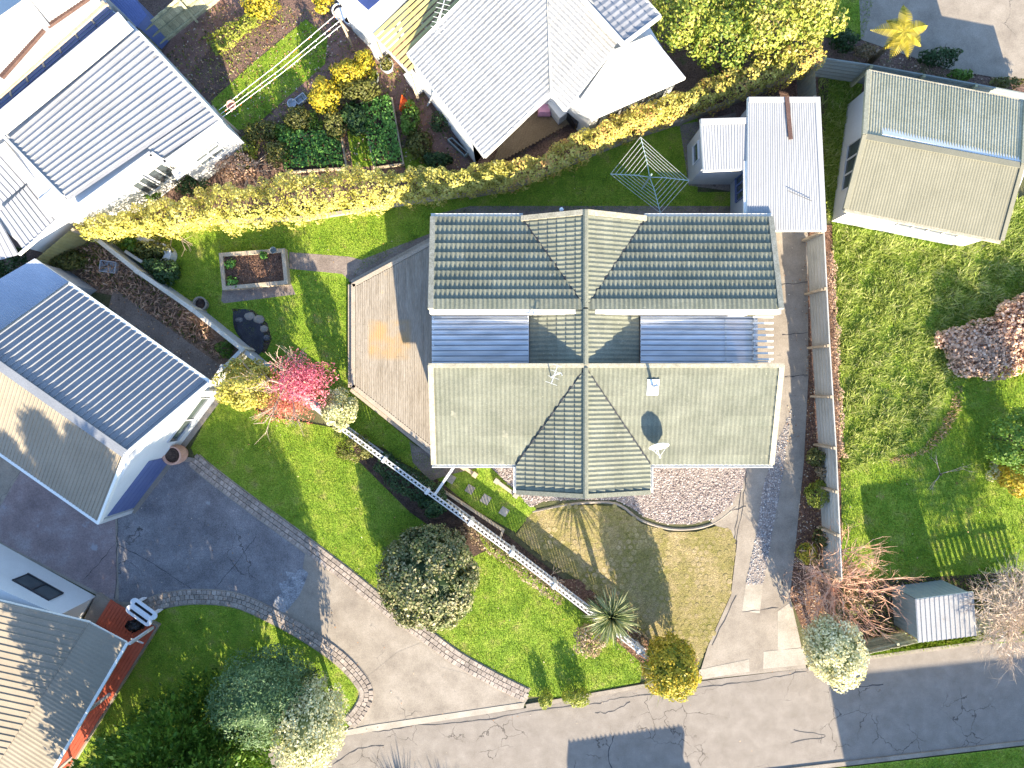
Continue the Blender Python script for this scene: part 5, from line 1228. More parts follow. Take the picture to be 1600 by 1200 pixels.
paling('paling_fence', 'low wooden paling fence from the white flowering tree to the tin shed', [(1330,1028),(1436,1004)], 1.25, fence_tim, .14, side=-1)
paling('paling_fence', 'open wooden paling fence right of the tin shed under the bare shrub', [(1526,992),(1660,970)], 1.75, fence_tim, .13, .10, side=-1)

# white picket fence with square gaps
pk = thing('picket_fence', 'long white picket fence dividing the two front lawns', 'fence', P(680,770)[:])
hf = 1.02; A0, A1, A2 = P(533,669,hf), P(800,865,hf), P(1013,1028,hf); pme = shared_box('picket', .095, .05, hf-.06, white_m)
for a, b in ((A0, A1), (A1, A2)):
    a = a.copy(); b = b.copy(); a.z = b.z = 0; d = b-a; L = d.length; d.normalize(); nn = Vector((-d.y, d.x, 0)); n = round(L/.19)
    for k in range(n):
        q = a+d*((k+.5)*L/n); o = link('picket', pme, None, pk, loc=(q.x, q.y, .04)); o.rotation_euler = (0, 0, math.atan2(d.y, d.x))
    for s in (-.07, .07):
        for z in (.25, hf-.03):
            mb = MB(); mb.bar(a+nn*s+Vector((0,0,z)), b+nn*s+Vector((0,0,z)), .05, .06); mb.build('rail', white_m, pk)
    for k in range(int(L/2.2)+1):
        q = a+d*min(L, k*2.2); mb = MB(); mb.box(q-nn*.0, .13, .26, hf+.05, math.atan2(d.y, d.x)); mb.build('post', white_m, pk)
def gate(name, label, a, b, h, n, w=.09):
    a = P(*a, h); b = P(*b, h); t = thing(name, label, 'gate', (a.x, a.y, 0)); a.z = b.z = 0; d = b-a; L = d.length; d.normalize(); me = shared_box('slat', w, .025, h-.08, white_m)
    for k in range(n):
        q = a+d*((k+.5)*L/n); o = link('slat', me, None, t, loc=(q.x, q.y, .05)); o.rotation_euler = (0,0,math.atan2(d.y,d.x))
    for z in (.25, h-.05):
        mb = MB(); mb.bar(a+Vector((0,0,z)), b+Vector((0,0,z)), .11, .07); mb.build('rail', white_m, t)
    for q in (a, b): mb = MB(); mb.box(q, .12, .12, h+.06, math.atan2(d.y,d.x)); mb.build('post', white_m, t)
    return t
gate('picket_gate', 'white picket gate between the house corner and the picket fence', (711,727), (680,772), 1.0, 8)
gate('side_gate', 'white slatted gate beside the white garage house', (347,572), (322,610), 1.1, 9, .12)
# masonry walls
def lowwall(name, label, tops, h, w, mat, capm=None, cat='wall'):
    p = [P(a, b, h) for a, b in tops]; t = thing(name, label, cat, (p[0].x, p[0].y, 0))
    for i in range(len(p)-1):
        a, b = p[i].copy(), p[i+1].copy(); mb = MB(); a.z = b.z = h/2; mb.bar(a, b, w, h); mb.build('wall_body', mat, t)
        if capm:
            a.z = b.z = h+.03; mb = MB(); e = (b-a).normalized()*.03; mb.bar(a-e*i, b+e, w+.05, .06); mb.build('capping', capm, t)
    for q in p: mb = MB(); mb.box((q.x,q.y,0), w+.07, w+.07, h+.09, math.atan2(p[-1].y-p[0].y, p[-1].x-p[0].x)); mb.build('pier', capm or mat, t)
    return t
lowwall('garden_wall', 'cream capped wall between the lawn and the neglected strip', [(150,372),(215,424),(300,483),(379,546)], 1.15, .12, wallg_m, wtop_m)
lowwall('garden_wall', 'white low wall corner by the pink maple and side gate', [(379,546),(347,578)], 1.1, .10, white_m, white_m)
lowwall('garden_wall', 'white low wall running under the pink maple', [(379,546),(430,588),(465,615),(533,669)], .95, .12, wallg_m, white_m)
lowwall('retaining_wall', 'low grey concrete wall along the base of the russet hedge', [(735,302),(800,291),(900,247),(1000,207),(1065,186),(1135,160),(1200,135),(1252,108)], .5, .14, conc_m)
lowwall('retaining_wall', 'low tan concrete edge along the base of the golden hedge', [(275,352),(330,346),(480,340),(560,328),(660,312),(735,302)], .22, .16, conc_l)
lowwall('path_edging', 'white concrete edging strip by the gable corner', [(776,752),(806,774)], .14, .14, conc_l, None, 'edging')
lowwall('path_edging', 'short tan timber edging by the stepping stone grass', [(724,730),(742,742)], .12, .14, timber_m, None, 'edging')
# stepping stones
for k, (x, y, r) in enumerate(((704.5,748,.6),(734.5,764.3,.6),(759,780,.7),(787.5,799,.6))):
    nm_ = ('first square stepping stone beside the picket gate','second square stepping stone from the picket gate','third and largest square stepping stone in the grass','last square stepping stone nearest the paved court')[k]
    mb = MB(); q = P(x, y); mb.box((q.x,q.y,.005), .34+.03*(k==2), .34+.03*(k==2), .05, math.radians(58)); o = mb.build('stepping_stone', conc_l if k != 1 else conc_m, None, base=(q.x,q.y,0)); tag(o, nm_, 'stepping stone', 'stepping stones in the grass')
# raised timber beds
def bed(name, label, px, h, w, matf, soil, z=.0, group=None):
    p = [P(a, b, h) for a, b in px]; c = sum(p, Vector())/len(p); t = thing(name, label, 'garden bed', (c.x, c.y, 0), group); n = len(p)
    for i in range(n):
        a, b = p[i].copy(), p[(i+1)%n].copy(); a.z = b.z = h/2; d = (b-a).normalized()*w*.5; mb = MB(); mb.bar(a-d*(1 if i%2 else -1), b+d*(1 if i%2 else -1), w, h); mb.build('sleeper', matf, t)
    o = obj('soil', [Vector((v.x, v.y, h*.7)) for v in p], [tuple(range(n))], soil, t)
    if o.data.polygons[0].normal.z < 0: o.data.flip_normals()
    return t, p
RB, rp = bed('raised_bed', 'raised timber bed of bark mulch on the back lawn', [(345,398),(442,391),(447,441),(350,450)], .40, .16, timber_m, bark_m)
bed('raised_bed', 'narrow raised bed along the picket fence edged with pale sleepers', [(692,767),(786,829),(781,842),(684,776)], .22, .10, timber_m, soil_m)
def clods(parent, px, dens, size, mat, z, name='clods'):
    X, Y = density_pts(px, dens); n = len(X); C = np.stack([X, Y, np.full(n, z)+rng.random(n)*size*.4], 1)
    o = leaves(name, C, np.tile([0,0,1.], (n,1)), size, mat, parent, .7, .9); o['kind'] = 'stuff'; return o
clods(RB, [(352,402),(440,396),(444,438),(354,446)], 190, .075, lf_bark, .28, 'bark_chips')
for nm_, x, y, s_ in (('leafy silverbeet plant in the upper left of the mulched raised bed', 360,412,.24), ('leafy silverbeet plant in the lower left of the mulched raised bed', 362,440,.25), ('small seedling at the top of the mulched raised bed', 412,399,.13)):
    shrub('vegetable_plant', nm_, 'plant', (x,y), .45, (s_,s_,.16), 60, .16, lf_bed, None, stem=False)
q = P(429,392,.42); t = thing('plant_pot', 'small green plastic pot on the corner of the raised bed', 'pot', q[:]); mb = MB(); mb.lathe(q, [(.10,0),(.14,.2),(.12,.2),(.10,.08)], 12); mb.build('tub', fence_blue, t)
q = P(318,476); t = thing('planter_pot', 'round concrete planter pot on the lawn beside the cream wall', 'pot', q[:]); mb = MB(); mb.lathe(q, [(.24,0),(.31,.38),(.24,.38),(.22,.25)], 18); mb.build('tub', conc_m, t); mb = MB(); mb.lathe(q, [(.22,.24),(.225,.27)], 16); mb.build('soil', soil_m, t)
# U shaped white planter
up = smooth_path([P(*q, .55) for q in ((213,371),(240,380),(258,388),(262,398),(254,410),(238,416))], 5)
t = thing('planter_wall', 'white curved masonry planter at the end of the golden hedge', 'planter', P(240,395)[:])
V = []; F = []
for i, p in enumerate(up):
    d = (up[min(i+1,len(up)-1)]-up[max(i-1,0)]).normalized(); nn = Vector((-d.y, d.x, 0))*.14
    for o_, z in ((-1,0),(-1,.55),(1,.55),(1,0)): V.append(Vector((p.x,p.y,0))+nn*o_+Vector((0,0,z)))
for i in range(len(up)-1):
    for k in range(4): F.append((4*i+k, 4*i+(k+1)%4, 4*i+4+(k+1)%4, 4*i+4+k))
F += [(0,1,2,3), tuple(4*(len(up)-1)+k for k in (3,2,1,0))]
obj('curved_wall', V, F, white_m, t); mb = MB(); mb.bar(P(200,394,.3), P(228,412,.3), .13, .5); mb.build('front_wall', white_m, t)

# ------------------------------------------------------------------ clotheslines and small yard things
RC = thing('rotary_clothesline', 'square rotary clothesline on the shaded back lawn', 'clothesline', P(1017,276)[:])
zc = 1.95; cc = [P(1001,214,zc), P(1077,282,zc), P(1032,333,zc), P(954,272,zc)]; cm = P(1017,274,zc)
mb = MB(); b_ = Vector((cm.x, cm.y, 0)); mb.tube([b_, b_+Vector((0,0,zc+.15))], .035, 8); mb.build('pole', steelg_m, RC)
for c in cc: mb = MB(); mb.tube([cm+Vector((0,0,-.25)), cm.lerp(c,.35)+Vector((0,0,-.05)), c], .018, 6); mb.build('arm', steelg_m, RC)
for k in range(7):
    f = 1-.115*k; mb = MB()
    for i in range(4):
        a, b = cm.lerp(cc[i], f), cm.lerp(cc[(i+1)%4], f); mid_ = (a+b)/2-Vector((0,0,.03)); mb.tube([a, mid_, b], .0075, 4)
    mb.build('line', steel_m, RC)
CL = thing('clothesline', 'long three wire clothesline with pegs over the sloping back lawn', 'clothesline', P(440,100)[:])
for (a, b) in (((342,172),(526,22)), ((345,178),(530,33)), ((342,187),(532,40))):
    pa_, pb_ = P(*a, 2.0), P(*b, 2.1); mb = MB(); mb.tube([pa_, pa_.lerp(pb_,.5)-Vector((0,0,.12)), pb_], .011, 4); mb.build('wire', plas_w, CL)
    for k in range(14):
        f = rnd.random(); p = pa_.lerp(pb_, f)-Vector((0,0,.48*f*(1-f))); mb = MB(); mb.box(p-Vector((0,0,.05)), .05, .022, .07, rnd.random()*3); mb.build('peg', rnd.choice([plas_w, orange_m, plas_w, pink_m]), CL)
for q in ((344,180),(532,33)):
    p = P(*q, 2.05); mb = MB(); mb.tube([Vector((p.x,p.y,0)), p+Vector((0,0,.08))], .045, 8); mb.build('post', timber_m, CL); mb = MB(); mb.bar(p+Vector((-.3,.38,0)), p+Vector((.3,-.38,0)), .05, .05); mb.build('cross_arm', timber_m, CL)
q = P(360,163,2.05); t = thing('peg_basket', 'pink peg basket hanging on the long clothesline', 'basket', q[:]); mb = MB(); mb.lathe(q-Vector((0,0,.25)), [(.13,0),(.20,.22),(.17,.22),(.12,.05)], 8); mb.build('basket', terra_m, t)
# white tub chair, pots beside the porch
q = P(536,30); t = thing('garden_chair', 'white round backed plastic chair by the porch', 'chair', q[:]); mb = MB(); mb.lathe(q, [(.26,.38),(.28,.42),(.02,.42)], 14); mb.build('seat', plas_w, t)
mb = MB(); mb.tube([q+Vector((.27*math.cos(a), .27*math.sin(a), .72)) for a in [math.radians(x) for x in range(80, 300, 20)]], .035, 6); mb.build('backrest', plas_w, t)
for a in (45,135,225,315): mb = MB(); p = q+Vector((.2*math.cos(math.radians(a)), .2*math.sin(math.radians(a)), 0)); mb.tube([p, p+Vector((0,0,.4))], .025, 6); mb.build('leg', plas_w, t)
def pot(name, label, px, r, h, mat, top=None, leafm=None, n=160, ls=.1):
    q = P(*px); t = thing(name, label, 'pot', q[:]); mb = MB(); mb.lathe(q, [(r*.75,0),(r,h),(r*.88,h),(r*.8,h*.7)], 16); mb.build('tub', mat, t); mb = MB(); mb.lathe(q, [(r*.85,h*.66),(r*.86,h*.74)], 14); mb.build('soil', top or soil_m, t)
    if leafm:
        C, D, f = blob(n, (q.x,q.y,h+.15), (r*1.1,r*1.1,.3)); leaves('foliage', C, D, ls, leafm, t)
    return t
pot('plant_pot', 'white rimmed round pot of soil next to the white chair', (549,35), .27, .4, plas_w)
pot('plant_pot', 'grey tub with bushy plant below the water drum', (606,107), .30, .35, plas_g, None, lf_olive, 260, .10)
pot('plant_pot', 'green tub with leafy plant at the end of the yellow shrub', (585,125), .25, .35, fence_blue, None, lf_lime, 160, .1)
q = P(595,88); t = thing('water_drum', 'blue grey drum with round white lid beside the pergola', 'drum', q[:]); mb = MB(); mb.lathe(q, [(.25,0),(.28,.4),(.26,.85),(.25,.86)], 18); mb.build('drum', plas_g, t, True); mb = MB(); mb.lathe(q+Vector((0,0,.86)), [(.25,0),(.26,.05),(.1,.09)], 18); mb.build('lid', plas_w, t)
q = P(650,136); t = thing('heat_pump', 'pale grey outdoor heat pump unit beside the tiled house', 'heat pump', q[:]); mb = MB(); mb.box(q+Vector((0,0,.12)), .38, .78, .6, math.radians(37)); mb.build('casing', plas_g, t); mb = MB(); mb.box(q+Vector((0,0,.72)), .42, .82, .03, math.radians(37)); mb.build('lid', plas_w, t); mb = MB(); mb.box(q, .3, .7, .12, math.radians(37)); mb.build('feet', dark_m, t)
# toppled traffic cone
q = P(638,165,.25); t = thing('traffic_cone', 'orange red plastic cone on the garden path', 'cone', P(638,165)[:]); ax_ = Vector((.85,-.15,.25)).normalized(); s1 = ax_.cross(Vector((0,0,1))).normalized(); s2 = s1.cross(ax_); V = [q+ax_*.28]; F = []
for k in range(14): a = 6.2832*k/14; V.append(q-ax_*.2+s1*(.27*math.cos(a))+s2*(.27*math.sin(a)))
for k in range(14): F.append((0, 1+(k+1)%14, 1+k))
F.append(tuple(range(1,15))); obj('cone_body', V, F, orange_m, t)
mb = MB(); mb.bar(q-ax_*.20, q-ax_*.235, .62, .62); mb.build('base_plate', orange_m, t)
q = P(458,164); t = thing('basin', 'round grey plastic basin at the lawn edge', 'basin', q[:]); mb = MB(); mb.lathe(q, [(.15,0),(.2,.2),(.17,.2),(.13,.06)], 16); mb.build('bowl', plas_g, t)
q = P(472,157); t = thing('crate', 'pale grey rectangular crate beside the round basin', 'crate', q[:]); 
def openbox(mb, c, sx, sy, h, rot, w=.03):
    ca, sa = math.cos(rot), math.sin(rot)
    for dx_, dy_, a, b in ((0,-sy/2,sx,w),(0,sy/2,sx,w),(-sx/2,0,w,sy-w),(sx/2,0,w,sy-w)): mb.box((c[0]+dx_*ca-dy_*sa, c[1]+dx_*sa+dy_*ca, c[2]), a, b, h, rot)
    mb.box((c[0],c[1],c[2]+.01), sx-w, sy-w, .03, rot)
mb = MB(); openbox(mb, q, .45, .28, .22, math.radians(38)); mb.build('tub', plas_g, t)
q = P(173,418); t = thing('crate', 'clear plastic crate among the dead weeds', 'crate', q[:]); mb = MB(); openbox(mb, q, .66, .46, .25, math.radians(-8)); mb.build('tub', plas_g, t)
# terracotta urn by the garage door
q = P(285,708); t = thing('urn', 'tall terracotta urn beside the blue garage door', 'pot', q[:]); mb = MB(); mb.lathe(q, [(.26,0),(.38,.30),(.42,.62),(.36,.9),(.40,.98),(.33,.98),(.30,.85)], 20); mb.build('urn_body', terra_m, t, True); mb = MB(); mb.lathe(q, [(.30,.84),(.31,.88)], 16); mb.build('soil', soil_m, t)
# white bench and black bag on the red veranda
dv = (P(240,975)-P(205,950)).normalized(); nv = Vector((-dv.y, dv.x, 0))
def rounded(mb, c, L, w, h, z):
    pts = []
    for s_, a0_ in ((1,-90),(-1,90)):
        for k in range(7): a = math.radians(a0_+30*k); pts.append(c+dv*(s_*(L/2-w/2))+dv*(math.cos(a)*w/2)+nv*(math.sin(a)*w/2))
    mb.prism([(p.x,p.y) for p in pts], z, z+h)
bc = P(222,956,.7); bc.z = 0
for k, (off, zz) in enumerate(((.17,.72),(-.16,.74))):
    t = thing('bench', ('white plastic bench with dark slot, the outer one at the veranda corner','white plastic bench with dark slot, the inner one behind the black bag')[k], 'bench', (bc+nv*off)[:], 'white benches at the veranda corner')
    mb = MB(); rounded(mb, bc+nv*off, 1.3-.05*k, .36, .05, zz); mb.build('seat', plas_w, t); mb = MB(); mb.bar(bc+nv*off-dv*.43+Vector((0,0,zz+.055)), bc+nv*off+dv*.43+Vector((0,0,zz+.055)), .10, .012); mb.build('slot', black_m, t)
    for s_ in (-.42,.42): mb = MB(); mb.bar(bc+nv*off+dv*s_+Vector((0,0,.3 if k else .0)), bc+nv*off+dv*s_+Vector((0,0,zz)), .2, .05); mb.build('leg', plas_w, t)
q = P(214,975,.3); t = thing('bag', 'black crumpled bag on the red veranda by the white benches', 'bag', q[:]); C, D, f = blob(240, (q.x,q.y,.5), (.36,.22,.28), 8, .35, .15); leaves('bag_body', C, D, .2, black_m, t, .9, .3); core('bag_fill', (q.x,q.y,.5), (.34,.2,.26), black_m, t, .95)
q = P(393,514); t = thing('pond_liner', 'flat black pond liner lying on the back lawn near the maple', 'pond liner', q[:])
lp = smooth_path([P(a,b) for a,b in ((364,488),(385,483),(405,500),(412,520),(410,548),(395,556),(380,535),(366,512),(364,488))], 4)[:-1]
V = [Vector((p.x,p.y,.02)) for p in lp]+[q.lerp(p,.8)+Vector((0,0,.05-p.z*0)) for p in lp]+[q+Vector((0,0,.02))]; n_ = len(lp); F = [(i,(i+1)%n_,n_+(i+1)%n_,n_+i) for i in range(n_)]+[(n_+i,n_+(i+1)%n_,2*n_) for i in range(n_)]
o = obj('liner_sheet', V, F, nm('black_liner', [(0.02,0.02,0.026),(0.045,0.045,0.055)], scale=3, fine=.3, rough=.5, bump=.4, bscale=6), t)
if o.data.polygons[0].normal.z < 0: o.data.flip_normals()
# pale stones at its edge
q = P(385,512); t = thing('rock_pile', 'group of pale flat stones at the edge of the dark pond liner near the maple', 'rocks', q[:])
for k, (x, y, s_, m_) in enumerate(((390,494,.26,conc_m),(405,499,.28,conc_m),(413,514,.22,conc_m),(417,528,.18,rock_m),(374,500,.2,rock_m))):
    core('rock', (*P(x,y)[:2], .02), (s_,s_*.8,.12), m_, t, .9)
for k, (x, y, zt_) in enumerate(((372,498,.9),)): pass
# green tub, log in neglected strip
debris = thing('weed_heap', 'brown heap of dead weeds and clippings in the neglected strip', 'debris', P(230,480)[:])
for (px, nn_) in (([(120,385),(165,385),(330,515),(345,560),(280,520),(190,460),(130,440)], 150),):
    X, Y = density_pts(px, nn_); C = np.stack([X, Y, .05+.22*rng.random(len(X))], 1); o = leaves('dead_stalks', C, np.tile([0,0,1.],(len(X),1)), .24, lf_tan, debris, .18, 1.2, mean=.35); o['kind'] = 'stuff'
    X, Y = density_pts(px, 45); C = np.stack([X, Y, .04+.15*rng.random(len(X))], 1); o = leaves('weeds', C, np.tile([0,0,1.],(len(X),1)), .15, lf_olive, debris, .5, 1.0); o['kind'] = 'stuff'

# ------------------------------------------------------------------ hedges
def hedge(name, label, px, hw, h, n, size, mat, z=None, **kw):
    hh = h if not hasattr(h,'__len__') else max(h)
    pts = [Vector((*P(a, b, hh*.8)[:2], 0)) for a, b in px]; t = thing(name, label, 'hedge', pts[len(pts)//2][:])
    hedge_foliage(t, pts, hw, h, n, size, mat, **kw)
    mb = MB()
    for p, d in along(pts, .9):
        e = p+Vector((rnd.uniform(-.15,.15), rnd.uniform(-.15,.15), hh*.75)); mb.tube([p, p.lerp(e,.5)+Vector((.06,0,0)), e], [.04,.03,.012], 5)
    mb.build('stems', wood_m, t); return t
hedge('hedge', 'long clipped golden green hedge above the back lawn', [(125,362),(180,347),(260,334),(330,322),(400,316),(480,300),(560,293),(640,288),(720,280),(790,268)], [.28,.45,.6,.75,.85,.88,.8,.62,.5,.42], 2.35, 24000, .105, lf_hedge)
hedge('hedge', 'narrow loose golden hedge behind the square clothesline', [(785,272),(850,255),(900,228),(950,202),(1000,182),(1020,176)], [.42,.42,.45,.45,.42,.35], 2.4, 7000, .11, lf_hedge2, mean=.62)
hedge('hedge', 'russet tinged hedge between the tiled house and the garage', [(1015,176),(1080,152),(1150,126),(1210,105),(1285,80)], [.35,.42,.48,.52,.42], 2.4, 7500, .105, lf_hedge2, mean=.55)
hedge('hedge', 'low dark hedge along the picket fence in shade', [(590,720),(640,755),(690,790)], [.4,.6,.45], .9, 3200, .10, lf_dark)
hedge('hedge', 'dry brown brush growing against the long iron fence', [(1296,392),(1303,520),(1309,640),(1314,715)], .13, 1.7, 6500, .065, lf_tan, mean=.3)
hedge('plant_row', 'sunlit row of yellow green plants beside the brick path at the top', [(328,72),(380,35),(420,4)], [.4,.35,.3], .6, 1500, .11, lf_lime)
hedge('flower_border', 'low border of flowers under the white picket fence', [(720,822),(800,880),(880,940)], [.25,.25,.3], .35, 1500, .09, lf_rose)
hedge('flower_border', 'low leafy border at the foot of the picket fence near the round yellow shrub', [(925,935),(985,990),(1015,1010)], [.2,.25,.2], .3, 900, .09, lf_rose)

# ------------------------------------------------------------------ shrubs and trees
shrub('round_shrub', 'large round clipped camellia bush on the front lawn', 'shrub', (670,903), 1.35, (2.05,2.12,1.45), 21000, .125, lf_round, mean=.62, asp=.6, K=210, cr=.16, jag=.07)
shrub('shrub', 'yellow green shrub beside the white garage house and pink maple', 'shrub', (388,600), 1.6, (1.25,1.05,1.4), 6200, .12, lf_hedge, mean=.34)
shrub('shrub', 'cream leaved shrub at the end of the picket fence by the maple', 'shrub', (531,640), 1.6, (.7,.85,1.4), 3600, .11, lf_white, mean=.36)
shrub('shrub', 'olive brown shrub in front of the picket fence below the maple', 'shrub', (556,700), .6, (.8,.62,.6), 2000, .09, lf_olive, mean=.6)
shrub('shrub', 'dark shrub against the picket fence behind the round camellia', 'shrub', (678,790), .55, (.65,.5,.6), 1600, .10, lf_dark)
shrub('round_shrub', 'round yellow and green shrub at the end of the picket fence by the road', 'shrub', (1048,1043), 1.75, (1.15,1.2,1.55), 9000, .11, lf_yell, K=80, cr=.24, jag=.2, mean=.5)
shrub('flowering_tree', 'cream flowering rounded tree at the corner of the drive and road', 'tree', (1303,1016), 2.1, (1.12,1.35,1.7), 8500, .11, lf_white, K=80, cr=.24, jag=.2, mean=.6)
shrub('rose_bush', 'pale brown leggy rose bush beside the spiky palm', 'shrub', (922,1000), .55, (.75,.75,.6), 1500, .10, lf_rose, shell=.8, mean=.55)
shrub('box_hedge', 'low clipped lime green box shrub at the road edge, larger one', 'shrub', (900,1088), .45, (.68,.40,.50), 2000, .075, lf_lime, amp=.05, shell=.2)
shrub('box_hedge', 'small clipped lime green box shrub at the road edge, smaller one', 'shrub', (853,1094), .4, (.30,.36,.48), 900, .075, lf_lime, amp=.05, shell=.2)
shrub('shrub', 'small rust tinted round shrub nearest the house by the iron fence', 'shrub', (1274,713), .5, (.42,.42,.5), 900, .09, lf_olive)
shrub('shrub', 'small straggly pale flowered shrub by the iron fence', 'shrub', (1287,737), .45, (.42,.38,.42), 600, .10, lf_rose, shell=.8)
shrub('round_shrub', 'small neat round yellow green shrub by the iron fence', 'shrub', (1279,772), .55, (.56,.54,.58), 2000, .08, lf_lime, amp=.05, shell=.22, mean=.45)
shrub('shrub', 'low yellow leaved plant under the bare twiggy tree', 'shrub', (1262,865), .4, (.5,.5,.4), 700, .11, lf_yell)
shrub('shrub', 'low straggling green plant at the foot of the iron fence by the bare tree', 'shrub', (1290,840), .35, (.5,.6,.35), 600, .11, lf_olive)
shrub('round_tree', 'round dense green tree on the right edge of the lawn', 'tree', (1596,688), 1.8, (1.35,1.3,1.6), 6500, .12, lf_green, amp=.14)
shrub('shrub', 'bright yellow shrub below the round green tree, right edge', 'shrub', (1596,745), .9, (1.05,.85,.85), 3200, .13, lf_yell, mean=.68)
shrub('shrub', 'grey leaved tuft beside the bright yellow shrub', 'shrub', (1556,738), .4, (.35,.4,.4), 500, .10, lf_white)
# big shrubs at the top
for k, (x, y, z, r, n, lab) in enumerate((((1075),25,2.0,(1.5,1.6,1.8),5200,'big yellow green shrub nearest the flat white roof, top of photo'),(1135,55,1.9,(1.5,1.5,1.7),5000,'big yellow green shrub in the middle of the top shrub group'),(1205,30,2.2,(1.6,1.9,1.9),6000,'big golden shrub behind the russet hedge, top of photo'),(1268,25,2.1,(1.2,1.6,1.9),4800,'rightmost golden shrub of the top group beside the small lawn'),(1130,-15,2.0,(1.5,1.2,1.7),2600,'yellow green shrub cut by the top edge of the photo'))):
    shrub('big_shrub', lab, 'shrub', (x,y), z, r, int(n*.8), .14, lf_big, 'big shrubs behind the russet hedge', amp=.5, shell=.5, mean=(.46,.36,.62,.6,.4)[k])
# fence-side greenery and garden plants, upper middle
for (x, y, z, r, n, s_, m_, lab, nm_) in (
    (507,150,1.0,(.72,.72,.9),2200,.12,lf_yell,'golden leaved bush in the middle of the vegetable garden','shrub'),
    (545,115,.9,(.8,.55,.7),1800,.12,lf_yell,'long yellow topped bush beside the garden path','shrub'),
    (570,97,1.0,(.4,.4,.7),700,.12,lf_yell,'slim yellow bush nearest the pergola','shrub'),
    (560,140,.7,(.9,.5,.5),1600,.12,lf_olive,'olive arching bush beside the golden bush','shrub'),
    (524,195,.8,(.45,.55,.7),1000,.11,lf_olive,'brownish olive shrub with orange tip beside the bean bed','shrub'),
    (434,240,.6,(.5,.55,.55),900,.11,lf_olive,'brownish olive shrub at the left end of the vegetable bed','shrub'),
    (410,205,.45,(.8,.45,.4),1100,.11,lf_olive,'low mixed olive plants at the lawn edge','shrub'),
    (465,185,.55,(.6,.5,.5),1200,.11,lf_olive,'rounded olive plant in front of the round basin','shrub'),
    (440,205,.3,(.7,.35,.25),700,.10,lf_green,'low green clump behind the vegetable bed','shrub'),
    (490,190,.3,(.45,.5,.3),500,.10,lf_green,'low green patch beside the brownish olive shrub','shrub'),
    (553,185,.5,(.55,.7,.5),900,.20,lf_dark,'dark strappy clump between the two green beds','plant'),
    (640,185,.4,(.45,.75,.4),900,.12,lf_green,'green plant right of the tall bean bed','plant'),
    (655,225,.35,(.55,.8,.35),900,.13,lf_olive,'feathery olive plant above the hedge','plant'),
    (683,250,.4,(.6,.35,.4),700,.16,lf_dark,'dark spiky plant by the corner of the tiled roof','plant'),
    (690,190,.5,(.5,.5,.5),700,.09,lf_dark,'dark rose bush with small white flowers beside the tiled house','shrub'),
    (370,262,.5,(.9,.6,.5),900,.12,lf_tan,'dry brown bush beside the grey awning','shrub'),
    (300,290,.4,(.7,.5,.4),700,.12,lf_dark,'dark green growth below the grey awning','shrub'),
    (385,240,.35,(.5,.7,.35),700,.11,lf_lime,'lime tipped plant left of the vegetable bed','shrub'),
    (235,300,.5,(.35,.35,.5),500,.12,lf_green,'leafy plant by the windows of the flat roofed building','shrub'),
    (235,390,.5,(.95,.4,.35),1300,.11,lf_olive,'plants growing inside the white curved planter','shrub'),
    (205,382,.45,(.6,.4,.4),900,.12,lf_green,'fresh green bush at the open end of the white planter','shrub'),
    (258,425,.6,(.6,.6,.6),1500,.11,lf_dark,'dark green rounded shrub beside the white planter','shrub'),
    (240,413,.4,(.4,.28,.4),600,.10,lf_blue,'grey blue leaved plant spilling over the white planter','shrub'),
    (100,405,.5,(.9,.5,.4),1300,.12,lf_olive,'weedy olive bush beside the yellow green iron fence','shrub'),
    (20,425,.8,(.9,1.0,.8),1500,.13,lf_dark,'dark overgrown bush between the two left roofs','shrub'),
    (352,545,.4,(.4,.4,.4),500,.1,lf_green,'small green bush in the corner by the side gate','shrub'),
    (1470,90,.5,(.9,.4,.45),1100,.12,lf_dark,'dark low shrubs under the golden tree fern','shrub'),
    (1500,118,.4,(.5,.22,.35),700,.10,lf_green,'bright green low plant against the top right fence','shrub'),
    (1575,130,.35,(.8,.25,.3),700,.10,lf_olive,'low weeds along the top right fence','shrub'),
    (1320,65,.5,(.6,.5,.5),1000,.12,lf_dark,'dark bush at the corner of the small top lawn','shrub'),
    (1355,80,.35,(.7,.3,.3),800,.1,lf_rose,'reddish low plants beside the golden tree fern','shrub'),
    (405,8,.5,(.9,.6,.5),900,.12,lf_yell,'bright yellow plant at the top edge by the brick path','shrub'),
    (505,5,.6,(.5,.5,.5),600,.12,lf_yell,'yellow bush left of the white chair, top edge','shrub'),
    (1340,945,.4,(.6,.8,.4),1100,.12,lf_olive,'weedy growth between the bare tree and the tin shed','shrub'),
    (1545,940,.45,(.9,.5,.45),1300,.12,lf_olive,'weedy bush right of the tin shed','shrub')):
    shrub(nm_, lab, nm_, (x,y), z, r, n, s_, m_, mean=.5, stem=(z > .45))
# bean beds
for lab, px in (('wide vegetable bed full of dense green leaves', [(440,214),(532,207),(541,262),(447,268)]), ('tall narrow vegetable bed full of dense green leaves', [(566,160),(612,153),(630,255),(584,262)])):
    t, p = bed('vegetable_bed', lab, px, .25, .06, timber_m, soil_m)
    X, Y = density_pts(px, 330); C = np.stack([X, Y, .3+.25*rng.random(len(X))+.1*np.sin(X*3)*np.sin(Y*4)], 1); leaves('foliage', C, np.tile([0,0,1.],(len(X),1)), .115, lf_bed, t, .7, .7)
bed('planter_box', 'narrow green planter box along the wall of the tiled house', [(700,218),(706,215),(731,238),(726,243)], .3, .05, fence_blue, soil_m)
